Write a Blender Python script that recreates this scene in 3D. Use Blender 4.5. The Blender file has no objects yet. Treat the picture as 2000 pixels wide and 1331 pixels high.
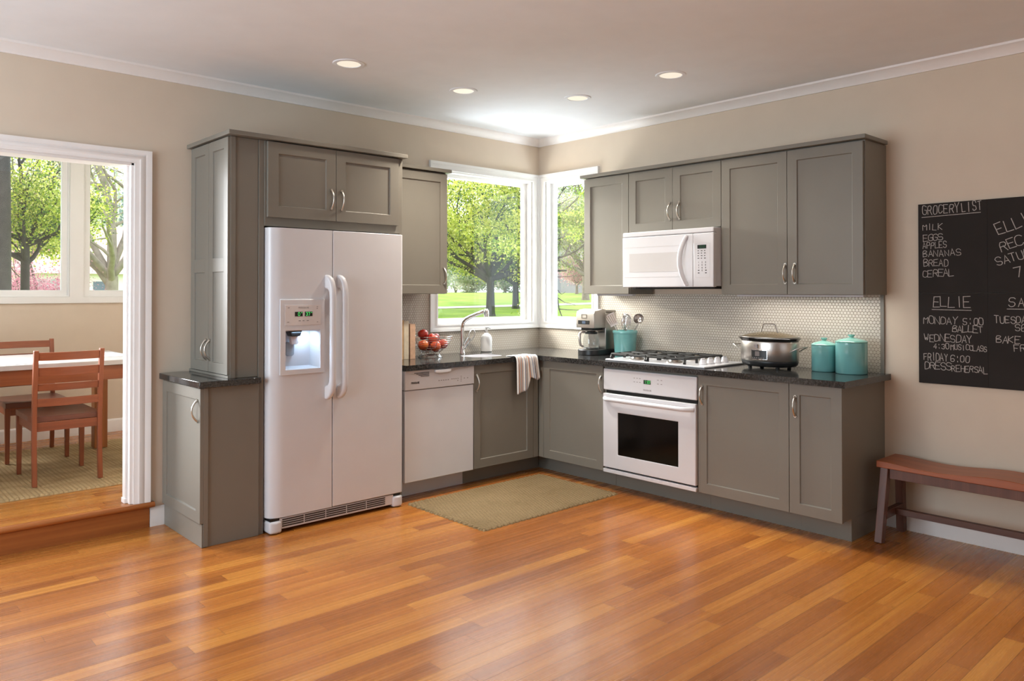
import bpy, bmesh, math, random
import numpy as np
from mathutils import Vector, Matrix
random.seed(7); RNG = np.random.default_rng(7)
SC = bpy.context.scene; COL = SC.collection; PI = math.pi
R = math.radians

# ------------------------------------------------------------------ camera, sky, lights, exposure
cam_d = bpy.data.cameras.new('camera'); cam = bpy.data.objects.new('camera', cam_d); COL.objects.link(cam)
cam_d.sensor_fit = 'HORIZONTAL'; cam_d.sensor_width = 36.0
cam_d.lens = 1504.105 / 2000 * 36.0
cam_d.shift_x = (1000 - 992.934) / 2000; cam_d.shift_y = (554.861 - 665.5) / 2000
cam_d.clip_start = 0.05; cam_d.clip_end = 600
YAW, PIT = 0.8297, 0.010083
cam.location = (-4.8173, -4.8624, 1.4059)
fw = Vector((math.cos(PIT)*math.cos(YAW), math.cos(PIT)*math.sin(YAW), math.sin(PIT)))
cam.rotation_euler = fw.to_track_quat('-Z', 'Y').to_euler()
SC.camera = cam
SC.view_settings.view_transform = 'Standard'; SC.view_settings.look = 'None'
SC.view_settings.exposure = 0.0; SC.view_settings.gamma = 1.0
try: SC.view_settings.use_curve_mapping = False
except Exception: pass
SC.cycles.max_bounces = 8; SC.cycles.diffuse_bounces = 4; SC.cycles.glossy_bounces = 4
SC.cycles.transparent_max_bounces = 12; SC.cycles.transmission_bounces = 6
SC.cycles.sample_clamp_indirect = 6.0; SC.cycles.caustics_reflective = False; SC.cycles.caustics_refractive = False

W = bpy.data.worlds.new('sky'); SC.world = W; W.use_nodes = True
wn = W.node_tree.nodes; wn.clear()
wo = wn.new('ShaderNodeOutputWorld'); wb = wn.new('ShaderNodeBackground')
wb.inputs[0].default_value = (0.86, 0.93, 1.0, 1); wb.inputs[1].default_value = 3.6
W.node_tree.links.new(wb.outputs[0], wo.inputs[0])

def lamp(name, kind, loc, energy, color, aim=None, **kw):
    d = bpy.data.lights.new(name, kind); d.energy = energy; d.color = color
    for k, v in kw.items(): setattr(d, k, v)
    o = bpy.data.objects.new(name, d); COL.objects.link(o); o.location = loc
    if aim is not None:
        o.rotation_euler = (Vector(aim) - Vector(loc)).to_track_quat('-Z', 'Y').to_euler()
    return o
lamp('sun', 'SUN', (0, 20, 20), 6.5, (1.0, 0.94, 0.8), aim=(4.4, 0.0, 15.8), angle=R(2.5))
# soft fill lamps added inside the solid, unseen west and south walls
lamp('fill_west', 'AREA', (-6.85, -1.5, 1.6), 135, (0.75, 0.895, 1.0), aim=(0, -1.6, 2.6), shape='RECTANGLE', size=2.4, size_y=2.2)
lamp('fill_south', 'AREA', (-3.6, -6.85, 1.6), 20, (0.76, 0.89, 1.0), aim=(-2.6, 0, 1.4), shape='RECTANGLE', size=4.0, size_y=2.2)
# assumed area lamp inside the dining room, out of view to the left
lamp('dining_assumed_area', 'AREA', (-4.75, 2.2, 1.85), 95, (0.93, 0.965, 1.0), aim=(-2.6, -1.9, 0.9), shape='RECTANGLE', size=1.0, size_y=1.2, spread=R(110))
lamp('dining_overhead_area', 'AREA', (-4.2, 1.3, 2.7), 9, (0.9, 0.95, 1.0), aim=(-4.2, 1.3, 0), shape='RECTANGLE', size=1.6, size_y=1.6)  # unseen area lamp facing down under the dining ceiling, no fixture
# unseen area lamps added outside the two corner windows as skylight, and unseen uplights added below their sills
lamp('skylight_sink', 'AREA', (-0.8, 1.6, 2.6), 390, (1.0, 0.98, 0.94), aim=(-0.75, -2.6, 0.5), shape='RECTANGLE', size=0.9, size_y=0.9)
lamp('skylight_corner', 'AREA', (0.75, -0.35, 3.05), 200, (0.93, 0.97, 1.0), aim=(-1.4, -0.7, 0.9), shape='RECTANGLE', size=0.7, size_y=0.9)
lamp('corner_uplight', 'AREA', (1.0, -1.1, 0.5), 42, (0.9, 0.95, 1.0), aim=(-0.6, -0.2, 2.7), shape='RECTANGLE', size=0.8, size_y=0.8)
lamp('corner_uplight', 'AREA', (-0.95, 1.0, 0.5), 46, (0.9, 0.95, 1.0), aim=(-0.3, -0.6, 2.7), shape='RECTANGLE', size=0.8, size_y=0.8)

# ------------------------------------------------------------------ materials
def lin(h):
    h = h.lstrip('#'); o = []
    for i in (0, 2, 4):
        c = int(h[i:i+2], 16) / 255
        o.append(c/12.92 if c <= .04045 else ((c+.055)/1.055)**2.4)
    return (*o, 1)
def principled(name):
    m = bpy.data.materials.new(name); m.use_nodes = True
    return m, m.node_tree, m.node_tree.nodes['Principled BSDF']
def node(nt, t, **kw):
    n = nt.nodes.new(t)
    for k, v in kw.items(): setattr(n, k, v)
    return n
def mth(nt, op, a, b=None, c=None, clamp=False):
    n = nt.nodes.new('ShaderNodeMath'); n.operation = op; n.use_clamp = clamp
    for i, x in enumerate((a, b, c)):
        if x is None: continue
        if isinstance(x, (int, float)): n.inputs[i].default_value = x
        else: nt.links.new(x, n.inputs[i])
    return n.outputs[0]
def noise(nt, vec, scale, detail=3, rough=.5):
    n = node(nt, 'ShaderNodeTexNoise'); n.inputs['Scale'].default_value = scale
    n.inputs['Detail'].default_value = detail; n.inputs['Roughness'].default_value = rough
    if vec is not None: nt.links.new(vec, n.inputs['Vector'])
    return n.outputs['Fac']
def ramp(nt, fac, stops):
    r = node(nt, 'ShaderNodeValToRGB'); e = r.color_ramp.elements
    while len(e) < len(stops): e.new(.5)
    for i, (p, col) in enumerate(stops): e[i].position = p; e[i].color = col
    nt.links.new(fac, r.inputs[0]); return r.outputs[0]
def bump(nt, b, height, strength, dist):
    n = node(nt, 'ShaderNodeBump'); n.inputs['Strength'].default_value = strength; n.inputs['Distance'].default_value = dist
    nt.links.new(height, n.inputs['Height']); nt.links.new(n.outputs[0], b.inputs['Normal'])
def objco(nt, which='Object'):
    return node(nt, 'ShaderNodeTexCoord').outputs[which]
def wpos(nt):
    return node(nt, 'ShaderNodeNewGeometry').outputs['Position']
def scaled(nt, vec, s):
    n = node(nt, 'ShaderNodeVectorMath', operation='MULTIPLY'); n.inputs[1].default_value = s
    nt.links.new(vec, n.inputs[0]); return n.outputs[0]
M = {}
def simple(name, col, rough=.5, metal=0., spec=.5, var=0., vscale=6., coat=0., bmp=0., bscale=200, trans=0., ior=1.45, sheen=0.):
    m, nt, b = principled(name); c = lin(col)
    b.inputs['Base Color'].default_value = c; b.inputs['Roughness'].default_value = rough
    b.inputs['Metallic'].default_value = metal; b.inputs['Specular IOR Level'].default_value = spec
    b.inputs['Coat Weight'].default_value = coat; b.inputs['Coat Roughness'].default_value = .05
    b.inputs['Transmission Weight'].default_value = trans; b.inputs['IOR'].default_value = ior
    if sheen: b.inputs['Sheen Weight'].default_value = sheen
    p = wpos(nt)
    f = noise(nt, p, vscale, 3)
    v = max(var, .02)
    lo = tuple(max(0, x*(1-v)) for x in c[:3]) + (1,); hi = tuple(min(1, x*(1+v)) for x in c[:3]) + (1,)
    nt.links.new(ramp(nt, f, [(.25, lo), (.75, hi)]), b.inputs['Base Color'])
    if bmp: bump(nt, b, noise(nt, p, bscale, 2), bmp, .002)
    M[name] = m; return m
simple('wall_paint', '#d9cab8', .75, spec=.25, bmp=.12, bscale=260)
simple('ceiling_paint', '#eff3f8', .85, spec=.2)
simple('trim_white', '#efebe9', .38, spec=.4)
simple('window_white', '#f1f1f1', .35, spec=.4)
simple('cabinet', '#7c776e', .42, spec=.4, var=.02)
simple('cabinet_dark', '#2b2823', .7)
simple('nickel', '#c9c4bc', .28, metal=1.)
simple('chrome', '#e3e4e6', .07, metal=1.)
simple('steel', '#bdb6b0', .3, metal=1., var=.05, vscale=3)
simple('steel_dark', '#8f8983', .33, metal=1.)
simple('white_enamel', '#d3d2d6', .28, spec=.5, coat=.25)
simple('white_plastic', '#d3d2d6', .38)
simple('white_panel', '#d6cfce', .4)
simple('grey_plastic', '#9aa3ab', .4)
simple('dark_plastic', '#1d1d1e', .35)
simple('black_glass', '#0d0b0a', .12, spec=.3)
simple('gap_dark', '#1b1815', .7)
simple('grille_dark', '#3a3230', .6)
simple('print_grey', '#8c8685', .6)
simple('print_dark', '#3c3837', .6)
simple('mesh_grey', '#c5c2c2', .3)
simple('cast_iron', '#1a1918', .42, bmp=.2, bscale=400)
simple('burner_cap', '#26262a', .4)
simple('turquoise', '#7ab8b6', .12, spec=.5, coat=.6, var=.05, vscale=14)
simple('turquoise_lid', '#86bfb4', .15, spec=.5, coat=.5, var=.05, vscale=14)
simple('chalkboard', '#2f2b29', .75, spec=.2, var=.12, vscale=5)
simple('chalk', '#b5aeaa', .95, spec=.05, var=.25, vscale=180)
simple('soap_white', '#f4f4f4', .2, coat=.5)
simple('paper', '#d9cbb4', .8, var=.08, vscale=30)
simple('book_tan', '#c9a377', .6, var=.12, vscale=40)
simple('book_cream', '#dccfb9', .6, var=.08, vscale=40)
simple('book_pink', '#d8b195', .6, var=.12, vscale=40)
simple('linen', '#e3e0df', .85, sheen=.2)
simple('table_top', '#b9b5b2', .3, var=.06, vscale=4)
simple('lens_white', '#f6e9d8', .5)
simple('crock_dark', '#1c1a18', .2, coat=.4)
simple('rubber', '#141312', .6)
simple('concrete', '#d9d5cc', .9, var=.06)
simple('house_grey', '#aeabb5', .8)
simple('house_white', '#efe9e6', .7)
simple('roof_pink', '#c9aaa2', .85, var=.1)
simple('house_dark', '#8a8792', .8)
simple('glass_blue', '#59677c', .2)
simple('bark_dark', '#322d2e', .9, var=.3, vscale=8, bmp=.6, bscale=18)
simple('bark', '#6f655e', .9, var=.25, vscale=6, bmp=.5, bscale=18)
simple('bark_pale', '#8d8176', .9, var=.25, vscale=6, bmp=.5, bscale=18)

def emit(name, col, s):
    m, nt, b = principled(name); b.inputs['Base Color'].default_value = (0, 0, 0, 1)
    b.inputs['Emission Color'].default_value = lin(col); b.inputs['Emission Strength'].default_value = s
    M[name] = m
emit('led_green', '#58e070', 1.1)
emit('led_green_dim', '#1f7a45', .5)
emit('lamp_lens', '#fff0da', .95)
emit('lcd_warm', '#8e7f7a', .5)

def glass(name, tint=(1, 1, 1, 1), refl=.06):
    m = bpy.data.materials.new(name); m.use_nodes = True; nt = m.node_tree; nt.nodes.clear()
    o = node(nt, 'ShaderNodeOutputMaterial'); t = node(nt, 'ShaderNodeBsdfTransparent'); g = node(nt, 'ShaderNodeBsdfGlossy')
    t.inputs[0].default_value = tint; g.inputs['Roughness'].default_value = .02
    mx = node(nt, 'ShaderNodeMixShader'); fr = node(nt, 'ShaderNodeLayerWeight'); fr.inputs[0].default_value = .5
    k = mth(nt, 'ADD', mth(nt, 'MULTIPLY', mth(nt, 'POWER', fr.outputs['Facing'], 5.), .6), refl, clamp=True)      # thin-pane reflection, alike from both sides
    nt.links.new(k, mx.inputs[0]); nt.links.new(t.outputs[0], mx.inputs[1]); nt.links.new(g.outputs[0], mx.inputs[2])
    nt.links.new(mx.outputs[0], o.inputs[0]); M[name] = m
glass('pane_glass', (.97, .985, .98, 1), .03)
glass('carafe_glass', (.82, .84, .84, 1), .07)
glass('lid_glass', (.93, .86, .74, 1), .06)
glass('bottle_glass', (.96, .96, .96, 1), .06)

def wood(name, light, mid, dark, along='x', w=None, L=1.1, rough=.28, coat=.0, grain=70, contrast=1., gap=True):
    m, nt, b = principled(name); p = wpos(nt) if w else objco(nt)
    sx = node(nt, 'ShaderNodeSeparateXYZ'); nt.links.new(p, sx.inputs[0])
    i = 'xyz'.index(along); a = sx.outputs[i]; c = sx.outputs[1 if i == 0 else 0]; z = sx.outputs[2] if i != 2 else sx.outputs[1]
    if w:
        row = mth(nt, 'FLOOR', mth(nt, 'DIVIDE', c, w))
        wn_ = node(nt, 'ShaderNodeTexWhiteNoise', noise_dimensions='1D'); nt.links.new(row, wn_.inputs['W'])
        sh = mth(nt, 'ADD', mth(nt, 'DIVIDE', a, L), mth(nt, 'MULTIPLY', wn_.outputs['Value'], 7.0))
        colm = mth(nt, 'FLOOR', sh)
        cv = node(nt, 'ShaderNodeCombineXYZ'); nt.links.new(row, cv.inputs[0]); nt.links.new(colm, cv.inputs[1])
        w2 = node(nt, 'ShaderNodeTexWhiteNoise', noise_dimensions='2D'); nt.links.new(cv.outputs[0], w2.inputs['Vector'])
        rnd = w2.outputs['Value']
    else: rnd = None
    # fine straight grain: noise squeezed along the board
    cx = node(nt, 'ShaderNodeCombineXYZ')
    off = mth(nt, 'MULTIPLY', rnd, 37.) if w else 0.
    nt.links.new(mth(nt, 'ADD', mth(nt, 'MULTIPLY', a, 1.3), off), cx.inputs[0])
    nt.links.new(mth(nt, 'MULTIPLY', c, grain), cx.inputs[1]); nt.links.new(mth(nt, 'MULTIPLY', z, grain), cx.inputs[2])
    g1 = noise(nt, cx.outputs[0], 1.0, 4, .6)
    cx2 = node(nt, 'ShaderNodeCombineXYZ')
    nt.links.new(mth(nt, 'ADD', mth(nt, 'MULTIPLY', a, .5), off), cx2.inputs[0]); nt.links.new(mth(nt, 'MULTIPLY', c, grain*.28), cx2.inputs[1]); nt.links.new(mth(nt, 'MULTIPLY', z, grain*.28), cx2.inputs[2])
    g2 = noise(nt, cx2.outputs[0], 1.0, 2, .5)
    f = mth(nt, 'ADD', mth(nt, 'MULTIPLY', mth(nt, 'SUBTRACT', g1, .5), .55*contrast), mth(nt, 'MULTIPLY', mth(nt, 'SUBTRACT', g2, .5), .7*contrast))
    if w: f = mth(nt, 'ADD', f, mth(nt, 'MULTIPLY', mth(nt, 'SUBTRACT', rnd, .5), .46))
    f = mth(nt, 'ADD', f, .5, clamp=True)
    col = ramp(nt, f, [(.12, lin(dark)), (.5, lin(mid)), (.88, lin(light))])
    if w and gap:
        fr = mth(nt, 'FRACT', mth(nt, 'DIVIDE', c, w)); e1 = mth(nt, 'MINIMUM', fr, mth(nt, 'SUBTRACT', 1., fr)); e1 = mth(nt, 'MULTIPLY', e1, w)
        fa = mth(nt, 'FRACT', sh); e2 = mth(nt, 'MINIMUM', fa, mth(nt, 'SUBTRACT', 1., fa)); e2 = mth(nt, 'MULTIPLY', e2, L)
        e = mth(nt, 'MINIMUM', e1, e2); ge = mth(nt, 'DIVIDE', e, .0014, clamp=True)
        mx = node(nt, 'ShaderNodeMix', data_type='RGBA'); nt.links.new(ge, mx.inputs[0])
        mx.inputs[6].default_value = tuple(x*.45 for x in lin(dark)[:3]) + (1,); nt.links.new(col, mx.inputs[7]); col = mx.outputs[2]
        bump(nt, b, ge, .25, .0006)
    nt.links.new(col, b.inputs['Base Color'])
    b.inputs['Roughness'].default_value = rough; b.inputs['Coat Weight'].default_value = coat; b.inputs['Coat Roughness'].default_value = .16
    rr = mth(nt, 'ADD', mth(nt, 'MULTIPLY', g1, .12), rough-.06); nt.links.new(rr, b.inputs['Roughness'])
    M[name] = m
wood('floor_wood', '#c7873c', '#aa672b', '#864b1e', 'x', w=.083, L=1.15, rough=.27, coat=.12, grain=72, contrast=.75)
wood('riser_wood', '#b9733a', '#9c592a', '#7c421e', 'x', rough=.35)
wood('chair_wood', '#a05a37', '#8a4a2c', '#6d3820', 'z', rough=.4)
wood('chair_wood_x', '#a05a37', '#8a4a2c', '#6d3820', 'x', rough=.4)
wood('seat_wood', '#86523c', '#714231', '#593224', 'x', rough=.35)
wood('table_wood', '#b87640', '#9d5f30', '#7e4722', 'z', rough=.4)
wood('table_wood_x', '#a86436', '#8f4f29', '#743c1f', 'x', rough=.4)
wood('bench_wood', '#b5683f', '#9a5431', '#7d4127', 'y', rough=.35)
wood('bench_leg_wood', '#7d5646', '#664236', '#4f3128', 'z', rough=.45)
wood('bench_rail_wood', '#6d4638', '#573529', '#41271e', 'y', rough=.45)

def granite():
    m, nt, b = principled('granite'); p = wpos(nt)
    f = noise(nt, p, 90, 4, .7); g = noise(nt, p, 420, 2, .6)
    s = mth(nt, 'ADD', mth(nt, 'MULTIPLY', f, .6), mth(nt, 'MULTIPLY', g, .5))
    col = ramp(nt, s, [(.38, lin('#151413')), (.56, lin('#2a2928')), (.72, lin('#5c5a5a'))])
    nt.links.new(col, b.inputs['Base Color']); b.inputs['Roughness'].default_value = .1; b.inputs['Specular IOR Level'].default_value = .6
    bump(nt, b, noise(nt, p, 60, 2), .05, .001)
    M['granite'] = m
granite()

def penny(name, axes):
    # hexagonally packed round mosaic tiles, pitch 21 mm
    m, nt, b = principled(name); p = wpos(nt)
    sx = node(nt, 'ShaderNodeSeparateXYZ'); nt.links.new(p, sx.inputs[0])
    u = sx.outputs['xyz'.index(axes)]; v = sx.outputs[2]; P = .021; Q = P*math.sqrt(3)
    def lattice(ou, ov):
        a = mth(nt, 'SUBTRACT', mth(nt, 'FRACT', mth(nt, 'ADD', mth(nt, 'DIVIDE', u, P), ou)), .5)
        c = mth(nt, 'SUBTRACT', mth(nt, 'FRACT', mth(nt, 'ADD', mth(nt, 'DIVIDE', v, Q), ov)), .5)
        a = mth(nt, 'MULTIPLY', a, P); c = mth(nt, 'MULTIPLY', c, Q)
        return mth(nt, 'SQRT', mth(nt, 'ADD', mth(nt, 'MULTIPLY', a, a), mth(nt, 'MULTIPLY', c, c)))
    d = mth(nt, 'DIVIDE', mth(nt, 'MINIMUM', lattice(0, 0), lattice(.5, .5)), P*.5)
    e = mth(nt, 'MULTIPLY', mth(nt, 'SUBTRACT', .98, d), 5., clamp=True)            # 1 on tile, 0 in grout
    h = mth(nt, 'SUBTRACT', e, mth(nt, 'MULTIPLY', mth(nt, 'SUBTRACT', 1., mth(nt, 'MULTIPLY', d, d), clamp=True), .45))   # dished face
    col = ramp(nt, e, [(0., lin('#a2978a')), (.6, lin('#c9c0b3'))])
    nt.links.new(col, b.inputs['Base Color'])
    b.inputs['Roughness'].default_value = .22; b.inputs['Specular IOR Level'].default_value = .6
    bump(nt, b, h, .9, .0035)
    M[name] = m
penny('tile_x', 'x'); penny('tile_y', 'y')

def jute(name, dark, light, pitch, shear):
    m, nt, b = principled(name); p = wpos(nt); sx = node(nt, 'ShaderNodeSeparateXYZ'); nt.links.new(p, sx.inputs[0]); w = PI/pitch
    f = noise(nt, p, 160, 4, .7); g = noise(nt, p, 5, 2)
    u = mth(nt, 'ADD', sx.outputs[0], mth(nt, 'MULTIPLY', sx.outputs[1], shear)); v = mth(nt, 'ADD', sx.outputs[1], mth(nt, 'MULTIPLY', mth(nt, 'SUBTRACT', g, .5), .02))
    a = mth(nt, 'ABSOLUTE', mth(nt, 'SINE', mth(nt, 'MULTIPLY', u, w))); c = mth(nt, 'ABSOLUTE', mth(nt, 'SINE', mth(nt, 'MULTIPLY', v, w)))
    h = mth(nt, 'POWER', mth(nt, 'MULTIPLY', a, c), .5)
    s = mth(nt, 'ADD', mth(nt, 'MULTIPLY', h, .55), mth(nt, 'MULTIPLY', f, .55))
    nt.links.new(ramp(nt, s, [(.25, lin(dark)), (.78, lin(light))]), b.inputs['Base Color'])
    b.inputs['Roughness'].default_value = .95; b.inputs['Specular IOR Level'].default_value = .1
    bump(nt, b, mth(nt, 'ADD', h, mth(nt, 'MULTIPLY', f, .4)), .8, .006); M[name] = m
jute('jute', '#6f5e42', '#978262', .024, .55)
jute('jute_dining', '#977d59', '#b59b73', .026, 0.)
def stripes():
    m, nt, b = principled('towel_cloth'); uv = node(nt, 'ShaderNodeUVMap'); sx = node(nt, 'ShaderNodeSeparateXYZ'); nt.links.new(uv.outputs[0], sx.inputs[0])
    f = mth(nt, 'FRACT', mth(nt, 'MULTIPLY', sx.outputs[0], 3.2))
    W_, G_, T_, N_ = lin('#e6e2df'), lin('#8f96a3'), lin('#c79a83'), lin('#6f7482')
    r = node(nt, 'ShaderNodeValToRGB'); r.color_ramp.interpolation = 'CONSTANT'; e = r.color_ramp.elements
    st = [(0, W_), (.14, G_), (.26, W_), (.34, T_), (.43, W_), (.52, N_), (.6, W_), (.68, T_), (.78, G_), (.86, W_)]
    while len(e) < len(st): e.new(.5)
    for k, (q, c) in enumerate(st): e[k].position = q; e[k].color = c
    nt.links.new(f, r.inputs[0]); nt.links.new(r.outputs[0], b.inputs['Base Color'])
    b.inputs['Roughness'].default_value = .95; bump(nt, b, noise(nt, wpos(nt), 500, 2), .4, .001)
    M['towel_cloth'] = m
stripes()

def apple_mat(name, base, blush):
    m, nt, b = principled(name); p = objco(nt)
    f = noise(nt, p, 14, 3, .6)
    nt.links.new(ramp(nt, f, [(.35, lin(base)), (.6, lin(blush))]), b.inputs['Base Color'])
    b.inputs['Roughness'].default_value = .3; b.inputs['Coat Weight'].default_value = .3; M[name] = m
apple_mat('apple_red', '#c8361f', '#a81d17'); apple_mat('apple_orange', '#dd7a2f', '#c4472a'); apple_mat('apple_blush', '#cf5a35', '#b5322c')

def leaf(name, cols, trans=.5):
    m = bpy.data.materials.new(name); m.use_nodes = True; nt = m.node_tree; nt.nodes.clear()
    o = node(nt, 'ShaderNodeOutputMaterial'); d = node(nt, 'ShaderNodeBsdfDiffuse'); t = node(nt, 'ShaderNodeBsdfTranslucent'); mx = node(nt, 'ShaderNodeMixShader')
    g = node(nt, 'ShaderNodeNewGeometry')
    c = ramp(nt, g.outputs['Random Per Island'], [(i/(len(cols)-1), lin(x)) for i, x in enumerate(cols)])
    nt.links.new(c, d.inputs[0]); nt.links.new(c, t.inputs[0]); mx.inputs[0].default_value = trans
    nt.links.new(d.outputs[0], mx.inputs[1]); nt.links.new(t.outputs[0], mx.inputs[2]); nt.links.new(mx.outputs[0], o.inputs[0]); M[name] = m
leaf('leaf_bright', ['#98a83a', '#c2c653', '#dcd873', '#efe9b0'])
leaf('leaf_green', ['#5d7a35', '#7d9642', '#a3b353', '#c4c96f'])
leaf('leaf_dark', ['#3f5540', '#536a48', '#6e8355'])
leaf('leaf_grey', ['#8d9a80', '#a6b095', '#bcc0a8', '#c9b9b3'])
leaf('leaf_pink', ['#b96f88', '#cd8fa4', '#dfb3c0', '#a9607a'])
leaf('leaf_haze', ['#b9c4ba', '#cdd3c4', '#dcdccd', '#d9cdc8'])  # distance haze put into the leaf colour as pale tones
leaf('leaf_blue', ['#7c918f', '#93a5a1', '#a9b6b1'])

def grass():
    m, nt, b = principled('lawn'); p = wpos(nt)
    f = noise(nt, p, .35, 4, .6); g = noise(nt, p, 9, 3)
    s = mth(nt, 'ADD', mth(nt, 'MULTIPLY', f, .7), mth(nt, 'MULTIPLY', g, .3))
    nt.links.new(ramp(nt, s, [(.3, lin('#6d8c3a')), (.55, lin('#8eaa47')), (.75, lin('#b3bf5d'))]), b.inputs['Base Color'])
    b.inputs['Roughness'].default_value = .95; b.inputs['Specular IOR Level'].default_value = .1; M['lawn'] = m
grass()

# ------------------------------------------------------------------ mesh builder
WL = {}
class F_:                                   # a flat working frame: origin, u, v and outward normal n
    def __init__(s, o, u, v): s.o = Vector(o); s.u = Vector(u); s.v = Vector(v); s.n = s.u.cross(s.v)
    def __call__(s, u, v, n=0.): return s.o + s.u*u + s.v*v + s.n*n
def FY(y): return F_((0, y, 0), (1, 0, 0), (0, 0, 1))       # faces -y, u = x
def FX(x): return F_((x, 0, 0), (0, -1, 0), (0, 0, 1))      # faces -x, u = -y
def FZ(z): return F_((0, 0, z), (1, 0, 0), (0, 1, 0))
class MB:
    def __init__(s): s.v = []; s.f = []; s.uv = None
    def add(s, vs, fs):
        b = len(s.v); s.v += [tuple(p) for p in vs]; s.f += [tuple(b+i for i in q) for q in fs]; return s
    def box(s, a, b):
        (x0, y0, z0), (x1, y1, z1) = a, b
        return s.add([(x0,y0,z0),(x1,y0,z0),(x1,y1,z0),(x0,y1,z0),(x0,y0,z1),(x1,y0,z1),(x1,y1,z1),(x0,y1,z1)],
                     [(0,3,2,1),(4,5,6,7),(0,1,5,4),(1,2,6,5),(2,3,7,6),(3,0,4,7)])
    def fbox(s, F, u0, u1, v0, v1, n0, n1):
        P = [F(u, v, n) for n in (n0, n1) for u, v in ((u0,v0),(u1,v0),(u1,v1),(u0,v1))]
        return s.add(P, [(0,3,2,1),(4,5,6,7),(0,1,5,4),(1,2,6,5),(2,3,7,6),(3,0,4,7)])
    def prism(s, F, pts, n0, n1):
        k = len(pts); P = [F(u, v, n0) for u, v in pts] + [F(u, v, n1) for u, v in pts]
        return s.add(P, [tuple(range(k-1, -1, -1)), tuple(range(k, 2*k))] + [(i, (i+1) % k, k+(i+1) % k, k+i) for i in range(k)])
    def frame(s, F, u0, u1, v0, v1, w, n0, n1):            # a rectangular picture-frame of bars
        w = w if isinstance(w, tuple) else (w,)*4            # left right bottom top
        O = [(u0,v0),(u1,v0),(u1,v1),(u0,v1)]; I = [(u0+w[0],v0+w[2]),(u1-w[1],v0+w[2]),(u1-w[1],v1-w[3]),(u0+w[0],v1-w[3])]
        P = [F(*p, n) for n in (n0, n1) for p in O+I]
        fs = []
        for i in range(4):
            j = (i+1) % 4
            fs += [(8+i, 8+j, 12+j, 12+i), (i, 4+i, 4+j, j), (i, j, 8+j, 8+i), (4+j, 4+i, 12+i, 12+j)]
        return s.add(P, fs)
    def shaker(s, F, u0, u1, v0, v1, t=.02, rail=.062, rec=.009, n0=0.):
        O = [(u0,v0),(u1,v0),(u1,v1),(u0,v1)]; r = rail; I = [(u0+r,v0+r),(u1-r,v0+r),(u1-r,v1-r),(u0+r,v1-r)]
        r2 = r+.0035; J = [(u0+r2,v0+r2),(u1-r2,v0+r2),(u1-r2,v1-r2),(u0+r2,v1-r2)]
        P = [F(*p, n0) for p in O] + [F(*p, n0+t) for p in O+I] + [F(*p, n0+t-rec) for p in J]
        fs = [(0,3,2,1), (12,13,14,15)]
        for i in range(4):
            j = (i+1) % 4; fs += [(i, j, 4+j, 4+i), (4+i, 4+j, 8+j, 8+i), (8+i, 8+j, 12+j, 12+i)]
        return s.add(P, fs)
    def tube(s, pts, r, n=10, closed=False, caps=True, flat=1.):
        pts = [Vector(p) for p in pts]; k = len(pts); rs = r if isinstance(r, (list, tuple)) else [r]*k
        up = None; vs = []; fs = []
        for i, p in enumerate(pts):
            a = pts[(i-1) % k] if (closed or i > 0) else p; b = pts[(i+1) % k] if (closed or i < k-1) else p
            t = (b-a).normalized()
            if up is None:
                up = Vector((0, 0, 1)) if abs(t.z) < .9 else Vector((1, 0, 0))
            x = t.cross(up); x.normalize(); y = x.cross(t); up = y
            vs += [p + (x*math.cos(2*PI*j/n) + y*flat*math.sin(2*PI*j/n))*rs[i] for j in range(n)]
        m = k if closed else k-1
        for i in range(m):
            for j in range(n):
                a = i*n+j; b = i*n+(j+1) % n; c = ((i+1) % k)*n+(j+1) % n; d = ((i+1) % k)*n+j
                fs.append((a, b, c, d))
        if caps and not closed: fs += [tuple(range(n-1, -1, -1)), tuple((k-1)*n+j for j in range(n))]
        return s.add(vs, fs)
    def lathe(s, c, prof, n=32, sx=1., sy=1., rot=0.):
        c = Vector(c); k = len(prof); vs = []; fs = []
        for r, z in prof:
            for j in range(n):
                a = 2*PI*j/n + rot; vs.append(c + Vector((r*sx*math.cos(a), r*sy*math.sin(a), z)))
        for i in range(k-1):
            for j in range(n): fs.append((i*n+j, i*n+(j+1) % n, (i+1)*n+(j+1) % n, (i+1)*n+j))
        if prof[0][0] > 1e-6: fs.append(tuple(range(n-1, -1, -1)))
        if prof[-1][0] > 1e-6: fs.append(tuple((k-1)*n+j for j in range(n)))
        return s.add(vs, fs)
    def cyl(s, a, b, r, n=24, r2=None):
        return s.tube([a, b], [r, r if r2 is None else r2], n)
    def bar(s, a, b, w, d, side):                           # straight rectangular bar a->b, w across `side`, d the other way
        a, b = Vector(a), Vector(b); t = (b-a).normalized(); x = Vector(side); x = (x - t*x.dot(t)).normalized(); y = t.cross(x)
        P = [p + x*i*w/2 + y*j*d/2 for p in (a, b) for i, j in ((-1,-1),(1,-1),(1,1),(-1,1))]
        return s.add(P, [(0,3,2,1),(4,5,6,7),(0,1,5,4),(1,2,6,5),(2,3,7,6),(3,0,4,7)])
    def build(s, name, mat, parent=None, bevel=0., smooth=40, org=None, seg=2, flip=True):
        off = WL[parent.name] if parent else (Vector(org) if org else Vector((0, 0, 0)))
        me = bpy.data.meshes.new(name); me.from_pydata([tuple(Vector(p)-off) for p in s.v], [], s.f)
        bm = bmesh.new(); bm.from_mesh(me)
        if flip: bmesh.ops.recalc_face_normals(bm, faces=bm.faces)
        bm.to_mesh(me); bm.free()
        if s.uv:
            l = me.uv_layers.new(name='uv')
            for lp in me.loops: l.data[lp.index].uv = s.uv[lp.vertex_index]
        me.materials.append(M[mat] if isinstance(mat, str) else mat)
        me.shade_smooth(); me.set_sharp_from_angle(angle=R(smooth))
        o = bpy.data.objects.new(name, me); COL.objects.link(o)
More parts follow.
